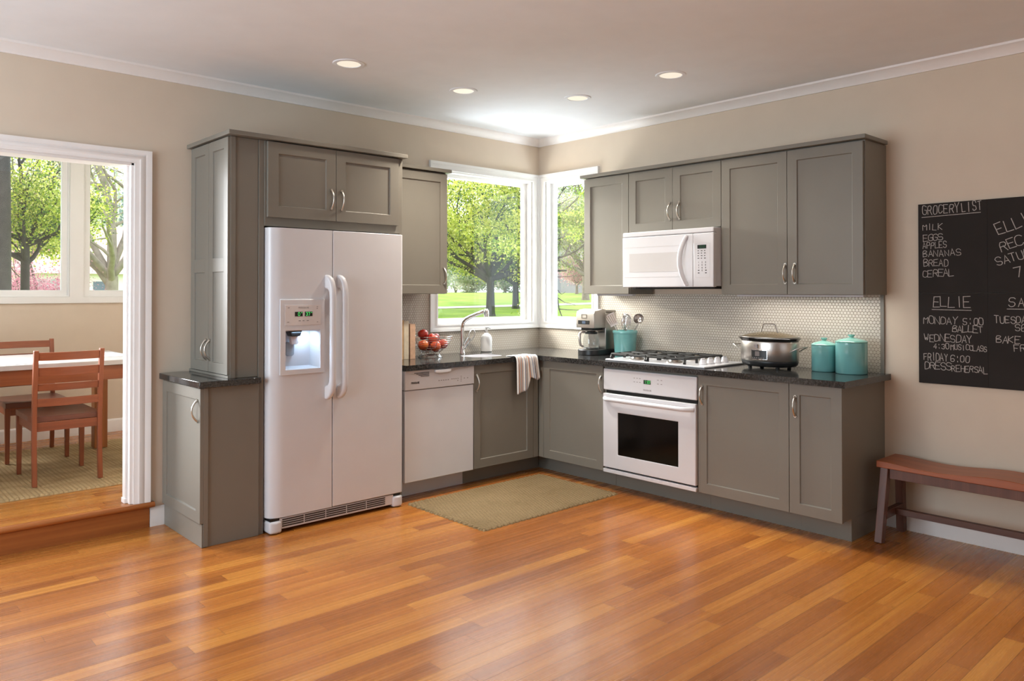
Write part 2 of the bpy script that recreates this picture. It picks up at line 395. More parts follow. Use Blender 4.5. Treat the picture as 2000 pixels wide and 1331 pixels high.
        if parent: o.parent = parent
        else: o.location = off
        WL[o.name] = Vector(off)
        if bevel:
            b = o.modifiers.new('bevel', 'BEVEL'); b.width = bevel; b.segments = seg; b.limit_method = 'ANGLE'; b.angle_limit = R(35)
        return o
def tag(o, label, cat, group=None, kind=None):
    o['label'] = label; o['category'] = cat
    if group: o['group'] = group
    if kind: o['kind'] = kind
    return o
def thing(name, label, cat, loc=(0, 0, 0), group=None):
    o = bpy.data.objects.new(name, None); COL.objects.link(o); o.location = loc; o.empty_display_size = .1
    WL[o.name] = Vector(loc); return tag(o, label, cat, group)
def struct(o): o['kind'] = 'structure'; return o
def clone(root, loc, rotz, label):
    r = root.copy(); COL.objects.link(r); r.location = loc; r.rotation_euler = (0, 0, rotz); r['label'] = label
    for ch in list(root.children):
        c = ch.copy(); COL.objects.link(c); c.parent = r
        for g in list(ch.children):
            d = g.copy(); COL.objects.link(d); d.parent = c
    return r

# single-stroke capitals for chalk writing and small print
GL = {'A':'002640 1232','B':'0006364533 03 333424130 0'.replace(' 0','0'),'C':'4536160501103041','D':'00062645412000','E':'46060040 0333','F':'460600 0333',
 'G':'453616050110304143 2343','H':'0006 4640 0343','I':'2620','K':'0006 460340','L':'060040','M':'0006234640','N':'00064046','O':'160501103041453616',
 'P':'000636454433 3303','R':'000636454433 3303 2340','S':'453616050413334241301001','T':'0646 2620','U':'060110304146','V':'062046','W':'0610243046','Y':'062346 2320',
 '0':'160501103041453616','1':'152620','2':'051636450040','3':'051636454433 33424130100 1'.replace('0 1','01'),'4':'30360242','5':'460603334241301001','6':'453616050110304142331302',
 '7':'064620','8':'13041526443301103042 33'.split()[0],'9':'4333130415364441301','+':'2125 0343',':':'2425 2120','-':'0343','.':'2021','^':'2636352526'}
GL['B'] = '000636453403 3342413000 0333'; GL['3'] = '05163645443323 334241301001'; GL['8'] = '13041536443313021030414233'; GL['9'] = '4333130415364541301001'[:-0 or None]
def write(mb, F, text, u, v, h, width=None, lw=.004, n=.0008, ang=0., jit=0., asp=.55, wob=0.):
    k = len(text); w = h*asp; adv = w*1.38
    if width:
        adv = (width - w) / max(k-1, 1)
        if adv < w*1.12: w = adv/1.25; adv = (width - w)/max(k-1, 1)
    ca, sa = math.cos(ang), math.sin(ang)
    for i, ch in enumerate(text):
        if ch == ' ' or ch not in GL: continue
        ou = i*adv + random.uniform(-jit, jit)*w; ov = random.uniform(-jit, jit)*h; sc = 1 + random.uniform(-jit, jit); sk = random.uniform(-jit, jit)
        for st in GL[ch].split():
            pts = []
            for q in range(0, len(st)-1, 2):
                a = int(st[q])/4*w*sc; b = int(st[q+1])/6*h*sc; a += b*sk
                a += random.uniform(-wob, wob)*w; b += random.uniform(-wob, wob)*h
                a += ou; b += ov; pts.append((u + a*ca - b*sa, v + a*sa + b*ca))
            if len(pts) > 4:                                   # round the corners of curved strokes
                r = [pts[0]]
                for p, q in zip(pts, pts[1:]): r += [(.75*p[0]+.25*q[0], .75*p[1]+.25*q[1]), (.25*p[0]+.75*q[0], .25*p[1]+.75*q[1])]
                pts = r + [pts[-1]] if pts[0] != pts[-1] else r[1:] + [r[1]]
            LAY[0] = (LAY[0]+1) % 40; ribbon(mb, F, pts, lw, n + LAY[0]*6e-6)
LAY = [0]
def ribbon(mb, F, pts, lw, n):
    k = len(pts); vs = []
    for i in range(k):
        a = pts[max(0, i-1)]; c = pts[min(k-1, i+1)]; p = pts[i]
        d1 = Vector((p[0]-a[0], p[1]-a[1])); d2 = Vector((c[0]-p[0], c[1]-p[1]))
        if d1.length < 1e-9: d1 = d2
        if d2.length < 1e-9: d2 = d1
        d1.normalize(); d2.normalize(); t = d1+d2; t = t.normalized() if t.length > .2 else d2
        m = Vector((-t.y, t.x)); w = lw*.5/max(.5, abs(m.dot(Vector((-d1.y, d1.x)))))
        e = -lw*.4 if i == 0 else lw*.4 if i == k-1 else 0
        vs += [F(p[0]+m.x*w+t.x*e, p[1]+m.y*w+t.y*e, n), F(p[0]-m.x*w+t.x*e, p[1]-m.y*w+t.y*e, n)]
    mb.add(vs, [(2*i, 2*i+1, 2*i+3, 2*i+2) for i in range(k-1)])
def line(mb, F, p, q, lw, n=.0008):
    dx, dy = q[0]-p[0], q[1]-p[1]; L = math.hypot(dx, dy); nx, ny = -dy/L*lw/2, dx/L*lw/2
    mb.add([F(p[0]+nx, p[1]+ny, n), F(p[0]-nx, p[1]-ny, n), F(q[0]-nx, q[1]-ny, n), F(q[0]+nx, q[1]+ny, n)], [(0, 1, 2, 3)])
def pull(F, u, v0, v1, parent, n0=.02):
    mb = MB(); k = 14; pts = []; rs = []
    for i in range(k+1):
        t = i/k; pts.append(F(u, v0 + (v1-v0)*t, n0 + .032*math.sin(PI*t)**.75)); rs.append(.0048 + .0022*abs(2*t-1)**3)
    mb.tube(pts, rs, 10)
    for v in (v0, v1): mb.cyl(F(u, v, n0-.001), F(u, v, n0+.006), .0085, 12)
    o = mb.build('handle', 'nickel', parent); o['label'] = 'curved brushed nickel pull handle'; return o

# ------------------------------------------------------------------ the room
H = 2.75; T = .14; FD = .15                     # ceiling, wall thickness, dining floor
def wall(name, F, u0, u1, v0, v1, holes, t=T, m='wall_paint'):
    mb = MB(); us = sorted({u0, u1, *[h[0] for h in holes], *[h[1] for h in holes]}); vs = sorted({v0, v1, *[h[2] for h in holes], *[h[3] for h in holes]})
    for a, b in zip(us, us[1:]):
        run = None
        for c, d in zip(vs, vs[1:]):
            hole = any(h[0] <= a and b <= h[1] and h[2] <= c and d <= h[3] for h in holes)
            if hole:
                if run: mb.fbox(F, a, b, run[0], run[1], -t, 0); run = None
            else: run = (run[0], d) if run else (c, d)
        if run: mb.fbox(F, a, b, run[0], run[1], -t, 0)
    return struct(mb.build(name, m))
struct(MB().box((-7.0, -7.0, -.12), (0, 0, 0)).build('floor', 'floor_wood'))
struct(MB().box((-7.0, .003, -.12), (-1.5, 2.65, FD)).build('floor', 'floor_wood'))
struct(MB().box((-7.2, -7.2, H), (.2, .2, H+.12)).box((-7.2, .2, H), (-1.3, 2.9, H+.12)).build('ceiling', 'ceiling_paint'))
DX0, DX1, DZ = -5.05, -3.375, 2.17              # doorway
SX0, SX1, SZ0, SZ1 = -1.135, -.085, 1.145, 2.372   # sink window opening
RY0, RY1 = .085, .635                           # right window opening in u = -y
wall('wall_left', FY(0), -7.0, T, 0, H, [(DX0, DX1, 0, DZ), (SX0, SX1, SZ0, SZ1)])
wall('wall_right', FX(0), 0, 7.0, 0, H, [(RY0, RY1, SZ0, SZ1)])
wall('wall_dining', FY(2.65), -7.0, -1.36, 0, H, [(-4.12, -3.115, 1.36, 2.62), (-3.005, -2.0, 1.36, 2.62)])
struct(MB().box((-7.14, -7.0, 0), (-7.0, 2.79, H)).build('wall_west', 'wall_paint'))
struct(MB().box((-7.14, -7.14, 0), (.14, -7.0, H)).build('wall_south', 'wall_paint'))
struct(MB().box((-1.5, T, 0), (-1.36, 2.65, H)).build('wall_dining_end', 'wall_paint'))
# crown moulding
cp = [(0, 0), (0, -.062), (-.012, -.062), (-.016, -.05), (-.034, -.034), (-.05, -.014), (-.058, -.012), (-.062, 0)]
struct(MB().prism(F_((-7.0, 0, H), (0, 1, 0), (0, 0, 1)), cp, 0, 7.0).build('trim_1', 'trim_white'))
struct(MB().prism(F_((0, 0, H), (1, 0, 0), (0, 0, 1)), cp, 0, 7.0).build('trim_2', 'trim_white'))
# baseboards
bp = [(0, 0), (-.016, 0), (-.016, .095), (-.011, .108), (-.004, .115), (0, .115)]
struct(MB().prism(F_((0, -2.962, 0), (1, 0, 0), (0, 0, 1)), bp, 0, 4.0).build('baseboard_right', 'trim_white'))
struct(MB().prism(F_((-3.282, 0, 0), (0, 1, 0), (0, 0, 1)), bp, 0, .0885).build('baseboard_left', 'trim_white'))
struct(MB().prism(F_((-7.0, 2.65, FD), (0, 1, 0), (0, 0, 1)), bp, 0, 5.5).build('baseboard_dining', 'trim_white'))
# step up into the dining room: riser and rounded nosing
struct(MB().box((-6.4, -.014, 0), (-3.286, -.0002, .118)).build('trim_3', 'riser_wood'))
np_ = [(0, .118), (-.026, .118), (-.034, .123), (-.038, .132), (-.036, .143), (-.028, .15), (0, .15)]
struct(MB().prism(F_((-6.4, -.0003, 0), (0, 1, 0), (0, 0, 1)), np_, 0, 3.14).build('trim_4', 'riser_wood'))
# doorway casing and jamb
d = struct(MB().box((DX1-.018, 0.0, FD), (DX1+.002, T, DZ)).box((DX0-.002, 0, FD), (DX0+.018, T, DZ)).box((DX0, 0, DZ-.016), (DX1, T, DZ+.002)).build('door_1', 'trim_white', bevel=.002))
cs = [(0, 0), (.012, 0), (.016, .02), (.021, .03), (.021, .05), (.017, .06), (.021, .07), (.023, .094), (0, .094)]
k = len(cs); path = lambda a, b: [(DX1+b, .1505), (DX1+b, DZ+b*.8), (DX0-b, DZ+b*.8), (DX0-b, .1505)]
vs = [(p[0], -.0003-a, p[1]) for q in range(4) for a, b in cs for p in (path(a, b)[q],)]
MB().add(vs, [tuple(range(k)), tuple(range(3*k, 4*k))] + [(q*k+i, q*k+(i+1) % k, (q+1)*k+(i+1) % k, (q+1)*k+i) for q in range(3) for i in range(k)]).build('casing', 'trim_white', d, smooth=25)
MB().box((DX1-.03, .045, FD), (DX1-.018, .09, DZ)).build('stop', 'trim_white', d, bevel=.002)
MB().box((DX1-.036, .04, FD), (DX1-.017, .1, FD+.03)).build('plinth', 'trim_white', d, bevel=.003)

def window(name, F, u0, u1, v0, v1, ins, fr, out=None, sash=.03, cw=None):
    # opening u0..u1, v0..v1; reveal, sash frame set back `ins`, one pane
    m = MB().frame(F, u0, u1, v0, v1, .012, -T+.002, -.001).frame(F, u0+.01, u1-.01, v0+.01, v1-.01, sash, -ins-.045, -ins)
    w = struct(m.build(name, 'window_white', bevel=.0025))
    MB().frame(F, u0+sash+.006, u1-sash-.006, v0+sash+.006, v1-sash-.006, .008, -ins-.03, -ins-.012).build('glazing_bead', 'window_white', w)
    MB().fbox(F, u0+sash+.01, u1-sash-.01, v0+sash+.01, v1-sash-.01, -ins-.026, -ins-.022).build('pane', 'pane_glass', w)
    return w
w1 = window('window_1', FY(0), SX0, SX1, SZ0, SZ1, .06, 0)
w2 = window('window_2', FX(0), RY0, RY1, SZ0, SZ1, .06, 0)
def wcasing(F, w, u0, u1, v0, v1, wid, corner):
    # stepped flat casing: raised outer band, flat field, small inner bead
    l, r, b, t = wid; o1 = tuple(min(q, .02) for q in wid); mid = tuple(q - p - .012 for q, p in zip(wid, o1))
    m = MB().frame(F, u0, u1, v0, v1, o1, .0003, .024)
    a = (u0+o1[0], u1-o1[1], v0+o1[2], v1-o1[3]); m.frame(F, *a, mid, .0003, .016)
    a = (a[0]+mid[0], a[1]-mid[1], a[2]+mid[2], a[3]-mid[3]); m.frame(F, *a, .012, .0003, .02)
    m.build('casing', 'window_white', w)
wcasing(FY(0), w1, -1.212, -.0165, 1.09, 2.436, (.077, .0685, .055, .064), 1)
wcasing(FX(0), w2, .0165, .708, 1.09, 2.436, (.0685, .073, .055, .064), 0)
w3 = window('window_3', FY(2.65), -4.12, -3.115, 1.36, 2.62, .02, 0, sash=.045)
w4 = window('window_4', FY(2.65), -3.005, -2.0, 1.36, 2.62, .02, 0, sash=.045)
MB().frame(FY(2.65), -4.2, -1.92, 1.305, 2.69, (.08, .08, .055, .07), .0003, .018).fbox(FY(2.65), -3.115, -3.005, 1.355, 2.63, .0003, .018).build('casing', 'window_white', w3, bevel=.003)
# tiled backsplash
sp = MB().box((-1.868, -.0115, .914), (-1.2125, -.0003, 1.386)).box((-1.2125, -.0115, .914), (-.0003, -.0003, 1.0895))
struct(sp.build('backsplash', 'tile_x'))
sp = MB().box((-.0115, -.709, .914), (-.0003, -.0118, 1.0895)).box((-.0115, -2.945, .914), (-.0003, -.709, 1.386))
struct(sp.build('backsplash', 'tile_y'))
struct(MB().box((-.016, -2.966, .914), (-.0003, -2.945, 1.386)).build('trim_5', 'cabinet'))

# recessed ceiling lights
for (x, y), lab, e in (((-2.46, -.895), 'recessed round ceiling light above the refrigerator front, leftmost of the four', 2),
                    ((-1.575, -.875), 'recessed round ceiling light, second from left, in front of the sink window', 29),
                    ((-.871, -1.26), 'recessed round ceiling light nearest the right-hand corner window', 5),
                    ((-.865, -2.033), 'recessed round ceiling light above the wall oven, rightmost of the four', 8)):
    t = thing('ceiling_light', lab, 'ceiling light', (x, y, H), 'recessed ceiling lights')
    MB().lathe((x, y, H), [(.068, -.0005), (.07, -.006), (.09, -.005), (.094, -.0005)], 40).build('trim_ring', 'ceiling_paint', t)
    MB().lathe((x, y, H), [(0, -.0028), (.069, -.0028), (.069, -.0004)], 40).build('lens', 'lamp_lens', t)
    lamp('ceiling_spot', 'SPOT', (x, y, H-.012), e*7, (1.0, .91, .78), aim=(x, y, 0), spot_size=R(125), spot_blend=1., shadow_soft_size=.07)

# ------------------------------------------------------------------ cabinets
CAB = 'cabinet'
# pantry base unit left of the refrigerator, door on its left face
BX0, BX1, BY = -3.213, -2.8735, -.609
t = thing('base_cabinet', 'grey base cabinet beside the doorway step, door facing left, under the short black countertop', 'cabinet', (BX0, -.3, 0))
MB().box((BX0+.02, BY+.004, 0), (BX1, -.0003, .876)).build('body', CAB, t, bevel=.0015)
MB().box((BX0+.012, BY, 0), (BX0+.02, -.017, .1285)).build('toe_board', CAB, t, bevel=.0015)
F = FX(BX0+.02)
MB().box((BX0+.02, BY-.004, .003), (BX0+.045, BY+.004, .874)).build('end_stile', CAB, t, bevel=.001)
dr = MB().shaker(F, .0175, -BY+.004, .133, .872).build('door', CAB, t, bevel=.0012)
pull(F, -BY-.035, .692, .807, dr)
o = MB().box((BX0-.016, -.645, .878), (BX1-.003, -.0003, .914)).build('countertop', 'granite', bevel=.003, org=(BX0, -.3, .878))
tag(o, 'short black granite countertop on the base cabinet beside the doorway', 'countertop')
# tower unit above it
TX0, TY, TZ = -3.055, -.59, 2.29
t = thing('tower_cabinet', 'tall narrow grey two-door cabinet standing on the short black countertop', 'cabinet', (TX0, -.3, .914))
MB().box((TX0+.02, TY+.004, .9143), (BX1, -.0003, TZ)).build('body', CAB, t, bevel=.0015)
MB().box((TX0+.016, TY-.003, .9145), (TX0+.045, TY+.004, TZ-.001)).build('end_stile', CAB, t, bevel=.001)
MB().box((TX0+.004, TY, .9144), (TX0+.02, -.0003, .93)).build('plinth', CAB, t, bevel=.001)
F = FX(TX0+.02)
for u0, u1, hu in ((.035, .311, .285), (.314, -TY, .34)):
    dm = MB().shaker(F, u0, u1, .934, TZ-.006, rail=.058)
    dm.fbox(F, u0+.057, u1-.057, 1.52, 1.6, .009, .02)
    dr = dm.build('door', CAB, t, bevel=.0012); pull(F, hu, 1.007, 1.121, dr)
# refrigerator enclosure
o = MB().box((-2.872, -.592, 0), (-2.84, -.0003, 2.29)).build('end_panel', CAB, bevel=.0012, org=(-2.856, -.3, 0))
tag(o, 'tall grey side panel between the pantry cabinets and the refrigerator', 'panel')
o = MB().box((-1.893, -.592, 0), (-1.8705, -.0003, 2.29)).build('end_panel', CAB, bevel=.0012, org=(-1.88, -.3, 0))
tag(o, 'tall grey side panel between the refrigerator and the dishwasher', 'panel')
t = thing('wall_cabinet', 'wide grey two-door cabinet above the white refrigerator', 'cabinet', (-2.366, -.3, 1.79))
MB().box((-2.8395, -.599, 1.79), (-1.8935, -.0003, 2.289)).build('body', CAB, t, bevel=.0015)
F = FY(-.6)
for u0, u1, hu in ((-2.829, -2.384, -2.417), (-2.381, -1.918, -2.346)):
    dr = MB().shaker(F, u0, u1, 1.842, 2.284, rail=.066).build('door', CAB, t, bevel=.0012); pull(F, hu, 1.918, 2.033, dr)
o = MB().box((TX0-.016, -.645, 2.291), (-1.862, -.0003, 2.316)).build('cornice', CAB, bevel=.002, org=(-2.4, -.3, 2.29))
tag(o, 'long flat grey top board over the tower cabinet and refrigerator cabinet', 'cornice')
# wall cabinet left of the sink window
t = thing('wall_cabinet', 'grey single-door wall cabinet left of the sink window', 'cabinet', (-1.58, -.16, 1.389))
MB().box((-1.868, -.314, 1.389), (-1.29, -.0255, 2.287)).build('body', CAB, t, bevel=.0015)
F = FY(-.315); dr = MB().shaker(F, -1.866, -1.29, 1.391, 2.278).build('door', CAB, t, bevel=.0012); pull(F, -1.322, 1.468, 1.58, dr)
o = MB().box((-1.869, -.355, 2.288), (-1.262, -.0255, 2.313)).build('cornice', CAB, bevel=.002, org=(-1.56, -.18, 2.29))
tag(o, 'short flat grey top board over the single wall cabinet left of the sink window', 'cornice')
# right-hand wall cabinets
UF = -.318; UZ0, UZ1 = 1.387, 2.284
def upper(label, y0, y1, z0, doors, gx=.0255):
    t = thing('wall_cabinet', label, 'cabinet', (-.16, -(y0+y1)/2, z0))
    MB().box((UF+.021, -y1, z0), (-gx, -y0, 2.287)).build('body', CAB, t, bevel=.0012)
    F = FX(UF+.02)
    for u0, u1, hu, h0, h1 in doors:
        dr = MB().shaker(F, u0, u1, z0+.002, UZ1-.005).build('door', CAB, t, bevel=.0012)
        if hu: pull(F, hu, h0, h1, dr)
upper('grey single-door wall cabinet between the corner window and the microwave', .8225, 1.2625, UZ0, [(.8235, 1.261, None, 0, 0)])
upper('short grey two-door wall cabinet directly above the white microwave', 1.2645, 2.0405, 1.838, [(1.2655, 1.651, 1.632, 1.914, 2.03), (1.654, 2.0395, 1.712, 1.914, 2.03)])
upper('grey two-door wall cabinet at the right end, above the slow cooker', 2.0425, 2.9775, UZ0, [(2.0435, 2.5055, 2.495, 1.462, 1.575), (2.5085, 2.9715, 2.557, 1.462, 1.575)], .0003)
o = MB().box((-.345, -2.997, 2.288), (-.0255, -.802, 2.312)).build('cornice', CAB, bevel=.002, org=(-.18, -1.9, 2.29))
tag(o, 'long flat grey top board over the right-hand row of wall cabinets', 'cornice')
for y0, y1, lab in ((-1.22, -.87, 'left of the microwave'), (-2.93, -2.1, 'right of the microwave')):
    t = thing('assumed_cabinet_light', 'assumed slim light bar under the wall cabinet ' + lab, 'light', (-.12, (y0+y1)/2, 1.386), 'under cabinet lights')  # assumed fixture, out of view, for the bright tiles below it
    MB().box((-.22, y0, 1.374), (-.18, y1, 1.3865)).build('housing', 'white_plastic', t)
    lb = lamp('assumed_light_bar', 'AREA', (-.2, (y0+y1)/2, 1.372), 3.2*(y1-y0), (1.0, .95, .87), shape='RECTANGLE', size=.03, size_y=abs(y1-y0)*.95)
# base units
FYd, FXd = FY(-.588), FX(-.588); ZD0, ZD1 = .13, .876
t = thing('sink_cabinet', 'grey base cabinet under the sink, between the dishwasher and the corner', 'cabinet', (-.95, -.3, 0))
MB().box((-1.262, -.587, .128), (-.5885, -.57, .8765)).box((-1.262, -.5699, .128), (-1.245, -.0003, .8765)).box((-.606, -.5699, .128), (-.5885, -.0003, .8765)).box((-1.2449, -.5699, .128), (-.6061, -.0003, .145)).build('body', CAB, t)
MB().box((-1.245, -.464, 0), (-.465, -.44, .128)).build('toe_kick', CAB, t)
dr = MB().shaker(FYd, -1.26, -.665, ZD0, ZD1).build('door', CAB, t, bevel=.0012); pull(FYd, -1.235, .691, .805, dr)
MB().fbox(FYd, -.662, -.61, ZD0, ZD1, 0, .019).build('filler', CAB, t, bevel=.001)
t = thing('base_cabinet', 'grey single-door base cabinet in the corner, left of the wall oven', 'cabinet', (-.3, -.95, 0))
MB().box((-.587, -1.262, .128), (-.0003, -.5885, .8765)).build('body', CAB, t)
MB().box((-.464, -1.262, 0), (-.44, -.466, .128)).build('toe_kick', CAB, t)
dr = MB().shaker(FXd, .665, 1.262, ZD0, ZD1).build('door', CAB, t, bevel=.0012); pull(FXd, 1.248, .688, .805, dr)
MB().fbox(FXd, .61, .662, ZD0, ZD1, 0, .019).build('filler', CAB, t, bevel=.001)
t = thing('oven_cabinet', 'grey cabinet carcass holding the white wall oven', 'cabinet', (-.3, -1.66, 0))
MB().box((-.587, -2.05, .13), (-.5, -1.2635, .8765)).build('body', CAB, t)
MB().fbox(FXd, 1.266, 2.048, .862, ZD1, 0, .006).build('top_rail', CAB, t)
MB().box((-.464, -2.05, 0), (-.44, -1.2635, .13)).build('toe_kick', CAB, t)
t = thing('base_cabinet', 'wide grey single-door base cabinet right of the wall oven', 'cabinet', (-.3, -2.36, 0))
MB().box((-.587, -2.666, .128), (-.0003, -2.051, .8765)).build('body', CAB, t)
MB().box((-.464, -2.666, 0), (-.44, -2.051, .128)).build('toe_kick', CAB, t)
dr = MB().shaker(FXd, 2.053, 2.665, ZD0, ZD1).build('door', CAB, t, bevel=.0012); pull(FXd, 2.084, .693, .806, dr)
t = thing('base_cabinet', 'narrow grey single-door base cabinet at the right end of the counter', 'cabinet', (-.3, -2.81, 0))
MB().box((-.587, -2.962, .128), (-.0003, -2.6665, .8765)).build('body', CAB, t, bevel=.001)
MB().box((-.464, -2.962, 0), (-.0003, -2.945, .128)).box((-.464, -2.9448, 0), (-.44, -2.6665, .128)).build('toe_kick', CAB, t)
dr = MB().shaker(FXd, 2.668, 2.974, ZD0, ZD1).build('door', CAB, t, bevel=.0012); pull(FXd, 2.706, .69, .803, dr)

# L-shaped worktop with an oval sink cut-out
SKX, SKY, SKA, SKB = -.965, -.345, .155, .13
mb = MB(); Z0, Z1 = .878, .914
def ringslab(mb, x0, x1, y0, y1, cx, cy, a, b, n=48):
    inn = []; out = []
    for i in range(n):
        th = 2*PI*i/n; c, s = math.cos(th), math.sin(th); inn.append((cx + a*abs(c)**.7*(1 if c >= 0 else -1), cy + b*abs(s)**.7*(1 if s >= 0 else -1)))
        kx = ((x1-cx)/c if c > 1e-6 else (x0-cx)/c if c < -1e-6 else 1e9); ky = ((y1-cy)/s if s > 1e-6 else (y0-cy)/s if s < -1e-6 else 1e9); k = min(kx, ky)
        out.append((cx + k*c, cy + k*s))
    for p in ((x0,y0),(x1,y0),(x1,y1),(x0,y1)):            # pull the nearest ray onto each corner
        j = min(range(n), key=lambda i: math.hypot(out[i][0]-p[0], out[i][1]-p[1])); out[j] = p
    P = [(*p, z) for z in (Z0, Z1) for p in out+inn]; fs = []
    for i in range(n):
        j = (i+1) % n
        fs += [(2*n+i, 2*n+j, 3*n+j, 3*n+i), (i, n+i, n+j, j), (i, j, 2*n+j, 2*n+i), (n+j, n+i, 3*n+i, 3*n+j)]
    mb.add(P, fs)
ringslab(mb, -1.34, -.637, -.637, -.012, SKX, SKY, SKA, SKB)
mb.box((-1.868, -.637, Z0), (-1.34, -.012, Z1))
mb.box((-.637, -3.004, Z0), (-.012, -.012, Z1))
o = mb.build('countertop', 'granite', org=(-.6, -.6, .878)); tag(o, 'long L-shaped black granite countertop running around the corner', 'countertop')
t = thing('sink', 'white oval undermount sink in the black countertop', 'sink', (SKX, SKY, .75))
mb = MB(); n = 48; prof = [(.995, .912), (.99, .9), (.97, .84), (.9, .78), (.55, .765), (.12, .76)]
vs = []
for k, z in prof:
    for i in range(n):
        th = 2*PI*i/n; c, s = math.cos(th), math.sin(th)
        vs.append((SKX + k*SKA*abs(c)**.7*(1 if c >= 0 else -1), SKY + k*SKB*abs(s)**.7*(1 if s >= 0 else -1), z))
mb.add(vs, [(r*n+i, r*n+(i+1) % n, (r+1)*n+(i+1) % n, (r+1)*n+i) for r in range(len(prof)-1) for i in range(n)])
mb.build('basin', 'white_enamel', t)
MB().lathe((SKX, SKY, .7605), [(0, 0), (.022, 0), (.03, .002), (.036, 0)], 24).build('drain', 'chrome', t)

# ------------------------------------------------------------------ refrigerator
t = thing('refrigerator', 'white side-by-side refrigerator with an ice and water dispenser', 'refrigerator', (-2.37, -.33, 0))
MB().box((-2.828, -.555, .04), (-1.91, -.03, 1.755)).build('body', 'white_enamel', t, bevel=.004)
MB().box((-2.822, -.57, .1), (-1.916, -.555, 1.74)).build('gasket', 'gap_dark', t)
GX = -2.43
FZf = FZ(0)
def arc(cx, cy, rx, ry, a0, a1, n=8): return [(cx + rx*math.cos(R(a0+(a1-a0)*i/n)), cy + ry*math.sin(R(a0+(a1-a0)*i/n))) for i in range(n+1)]
DZ0, DZ1, RZ0, RZ1, RX0, RX1 = .092, 1.78, .948, 1.176, -2.742, -2.518
lc = [(-2.833, -.572)] + arc(-2.748, -.605, .085, .055, 180, 270)       # bowed left corner of the freezer door
mb = MB()
mb.prism(FZf, lc + [(GX-.003, -.66), (GX-.003, -.572)], DZ0, RZ0)
mb.prism(FZf, lc + [(GX-.003, -.66), (GX-.003, -.572)], RZ1, DZ1)
mb.prism(FZf, lc + [(RX0, -.66), (RX0, -.572)], RZ0, RZ1)
mb.box((RX1, -.66, RZ0), (GX-.003, -.572, RZ1))
fd = mb.build('freezer_door', 'white_enamel', t, smooth=50)
rc = [(GX+.003, -.572), (GX+.003, -.66)] + arc(-1.93, -.635, .025, .025, 270, 360, 6) + [(-1.905, -.572)]
rd = MB().prism(FZf, rc, DZ0, DZ1).build('refrigerator_door', 'white_enamel', t, smooth=50, bevel=.004)
def fhandle(par, sx, x):
    out = [(0, 1.51), (.018, 1.506), (.036, 1.49), (.05, 1.462), (.057, 1.42), (.058, 1.36), (.058, .9), (.057, .84), (.05, .798), (.036, .77), (.018, .754), (0, .75)]
    inn = [(0, .835), (.022, .84), (.031, .86), (.033, .9), (.033, 1.36), (.031, 1.4), (.022, 1.42), (0, 1.425)]
    pr = out + inn; k = len(pr); vs = [(x + sx*n*.42 + w, -.6595-n, z) for w in (-.0165, .0165) for n, z in pr]
    mb = MB().add(vs, [tuple(range(k)), tuple(range(k, 2*k))] + [(i, (i+1) % k, k+(i+1) % k, k+i) for i in range(k)])
    mb.build('handle', 'white_enamel', par, smooth=60, bevel=.011, seg=4)
fhandle(fd, 1, -2.472); fhandle(rd, 1, -2.388)
F = FY(-.66)
MB().frame(F, -2.776, -2.49, .918, 1.362, (.034, .028, .03, .186), .0002, .012).build('dispenser_bezel', 'white_plastic', fd, bevel=.004)
mb = MB()
mb.add([F(RX0, RZ0, 0), F(RX1, RZ0, 0), F(RX1, RZ1, 0), F(RX0, RZ1, 0), F(RX0+.02, RZ0+.012, -.084), F(RX1-.02, RZ0+.012, -.084), F(RX1-.02, RZ1-.01, -.084), F(RX0+.02, RZ1-.01, -.084)],
       [(0,1,5,4),(1,2,6,5),(2,3,7,6),(3,0,4,7),(4,5,6,7)])
mb.build('dispenser_niche', 'white_plastic', fd, flip=False)
MB().fbox(F, -2.748, -2.516, 1.207, 1.327, .0122, .0142).build('control_panel', 'white_panel', fd, bevel=.001)
for u0, u1, tx, tu, tw in ((-2.686, -2.636, '0^', -2.665, .026), (-2.622, -2.573, '37^', -2.615, .04)):
    MB().fbox(F, u0, u1, 1.26, 1.287, .0143, .0152).build('display', 'dark_plastic', fd)
    mb = MB(); write(mb, F, tx, tu, 1.264, .019, tw, lw=.0028, n=.0158); mb.build('display_digits', 'led_green', fd)
mb = MB(); write(mb, F, 'FRIGIDAIRE', -2.662, 1.307, .008, .066, lw=.0016, n=.0146)
for u, v, w in ((-2.731, 1.309, .012), (-2.545, 1.313, .01), (-2.545, 1.303, .008), (-2.735, 1.225, .014), (-2.543, 1.222, .008), (-2.662, 1.232, .014), (-2.637, 1.232, .012), (-2.61, 1.232, .014)):
    mb.fbox(F, u, u+w, v, v+.004, .0143, .0146)
mb.build('panel_print', 'print_grey', fd)
mb = MB(); mb.prism(F, [(-2.705, 1.176), (-2.625, 1.176), (-2.638, 1.142), (-2.69, 1.142)], -.07, -.012); mb.build('ice_chute', 'dark_plastic', fd)
MB().prism(F, [(-2.692, 1.142), (-2.642, 1.142), (-2.638, 1.1), (-2.65, 1.092), (-2.682, 1.092)], -.06, -.03).build('nozzle', 'white_plastic', fd, bevel=.004)
MB().prism(F, [(-2.7, 1.105), (-2.645, 1.105), (-2.648, 1.03), (-2.66, 1.022), (-2.69, 1.022), (-2.702, 1.03)], -.082, -.066).build('paddle', 'grey_plastic', fd, bevel=.004)
lamp('dispenser_light', 'AREA', (-2.63, -.668+.03, 1.168), 1.0, (.5, .74, 1.0), aim=(-2.63, -.6, .95), shape='RECTANGLE', size=.12, size_y=.03)
mb = MB(); mb.box((-2.77, -.65, .022), (-1.975, -.585, .085)); mb.build('kick_plate', 'white_plastic', t, bevel=.003)
mb = MB()
F2 = FY(-.65)
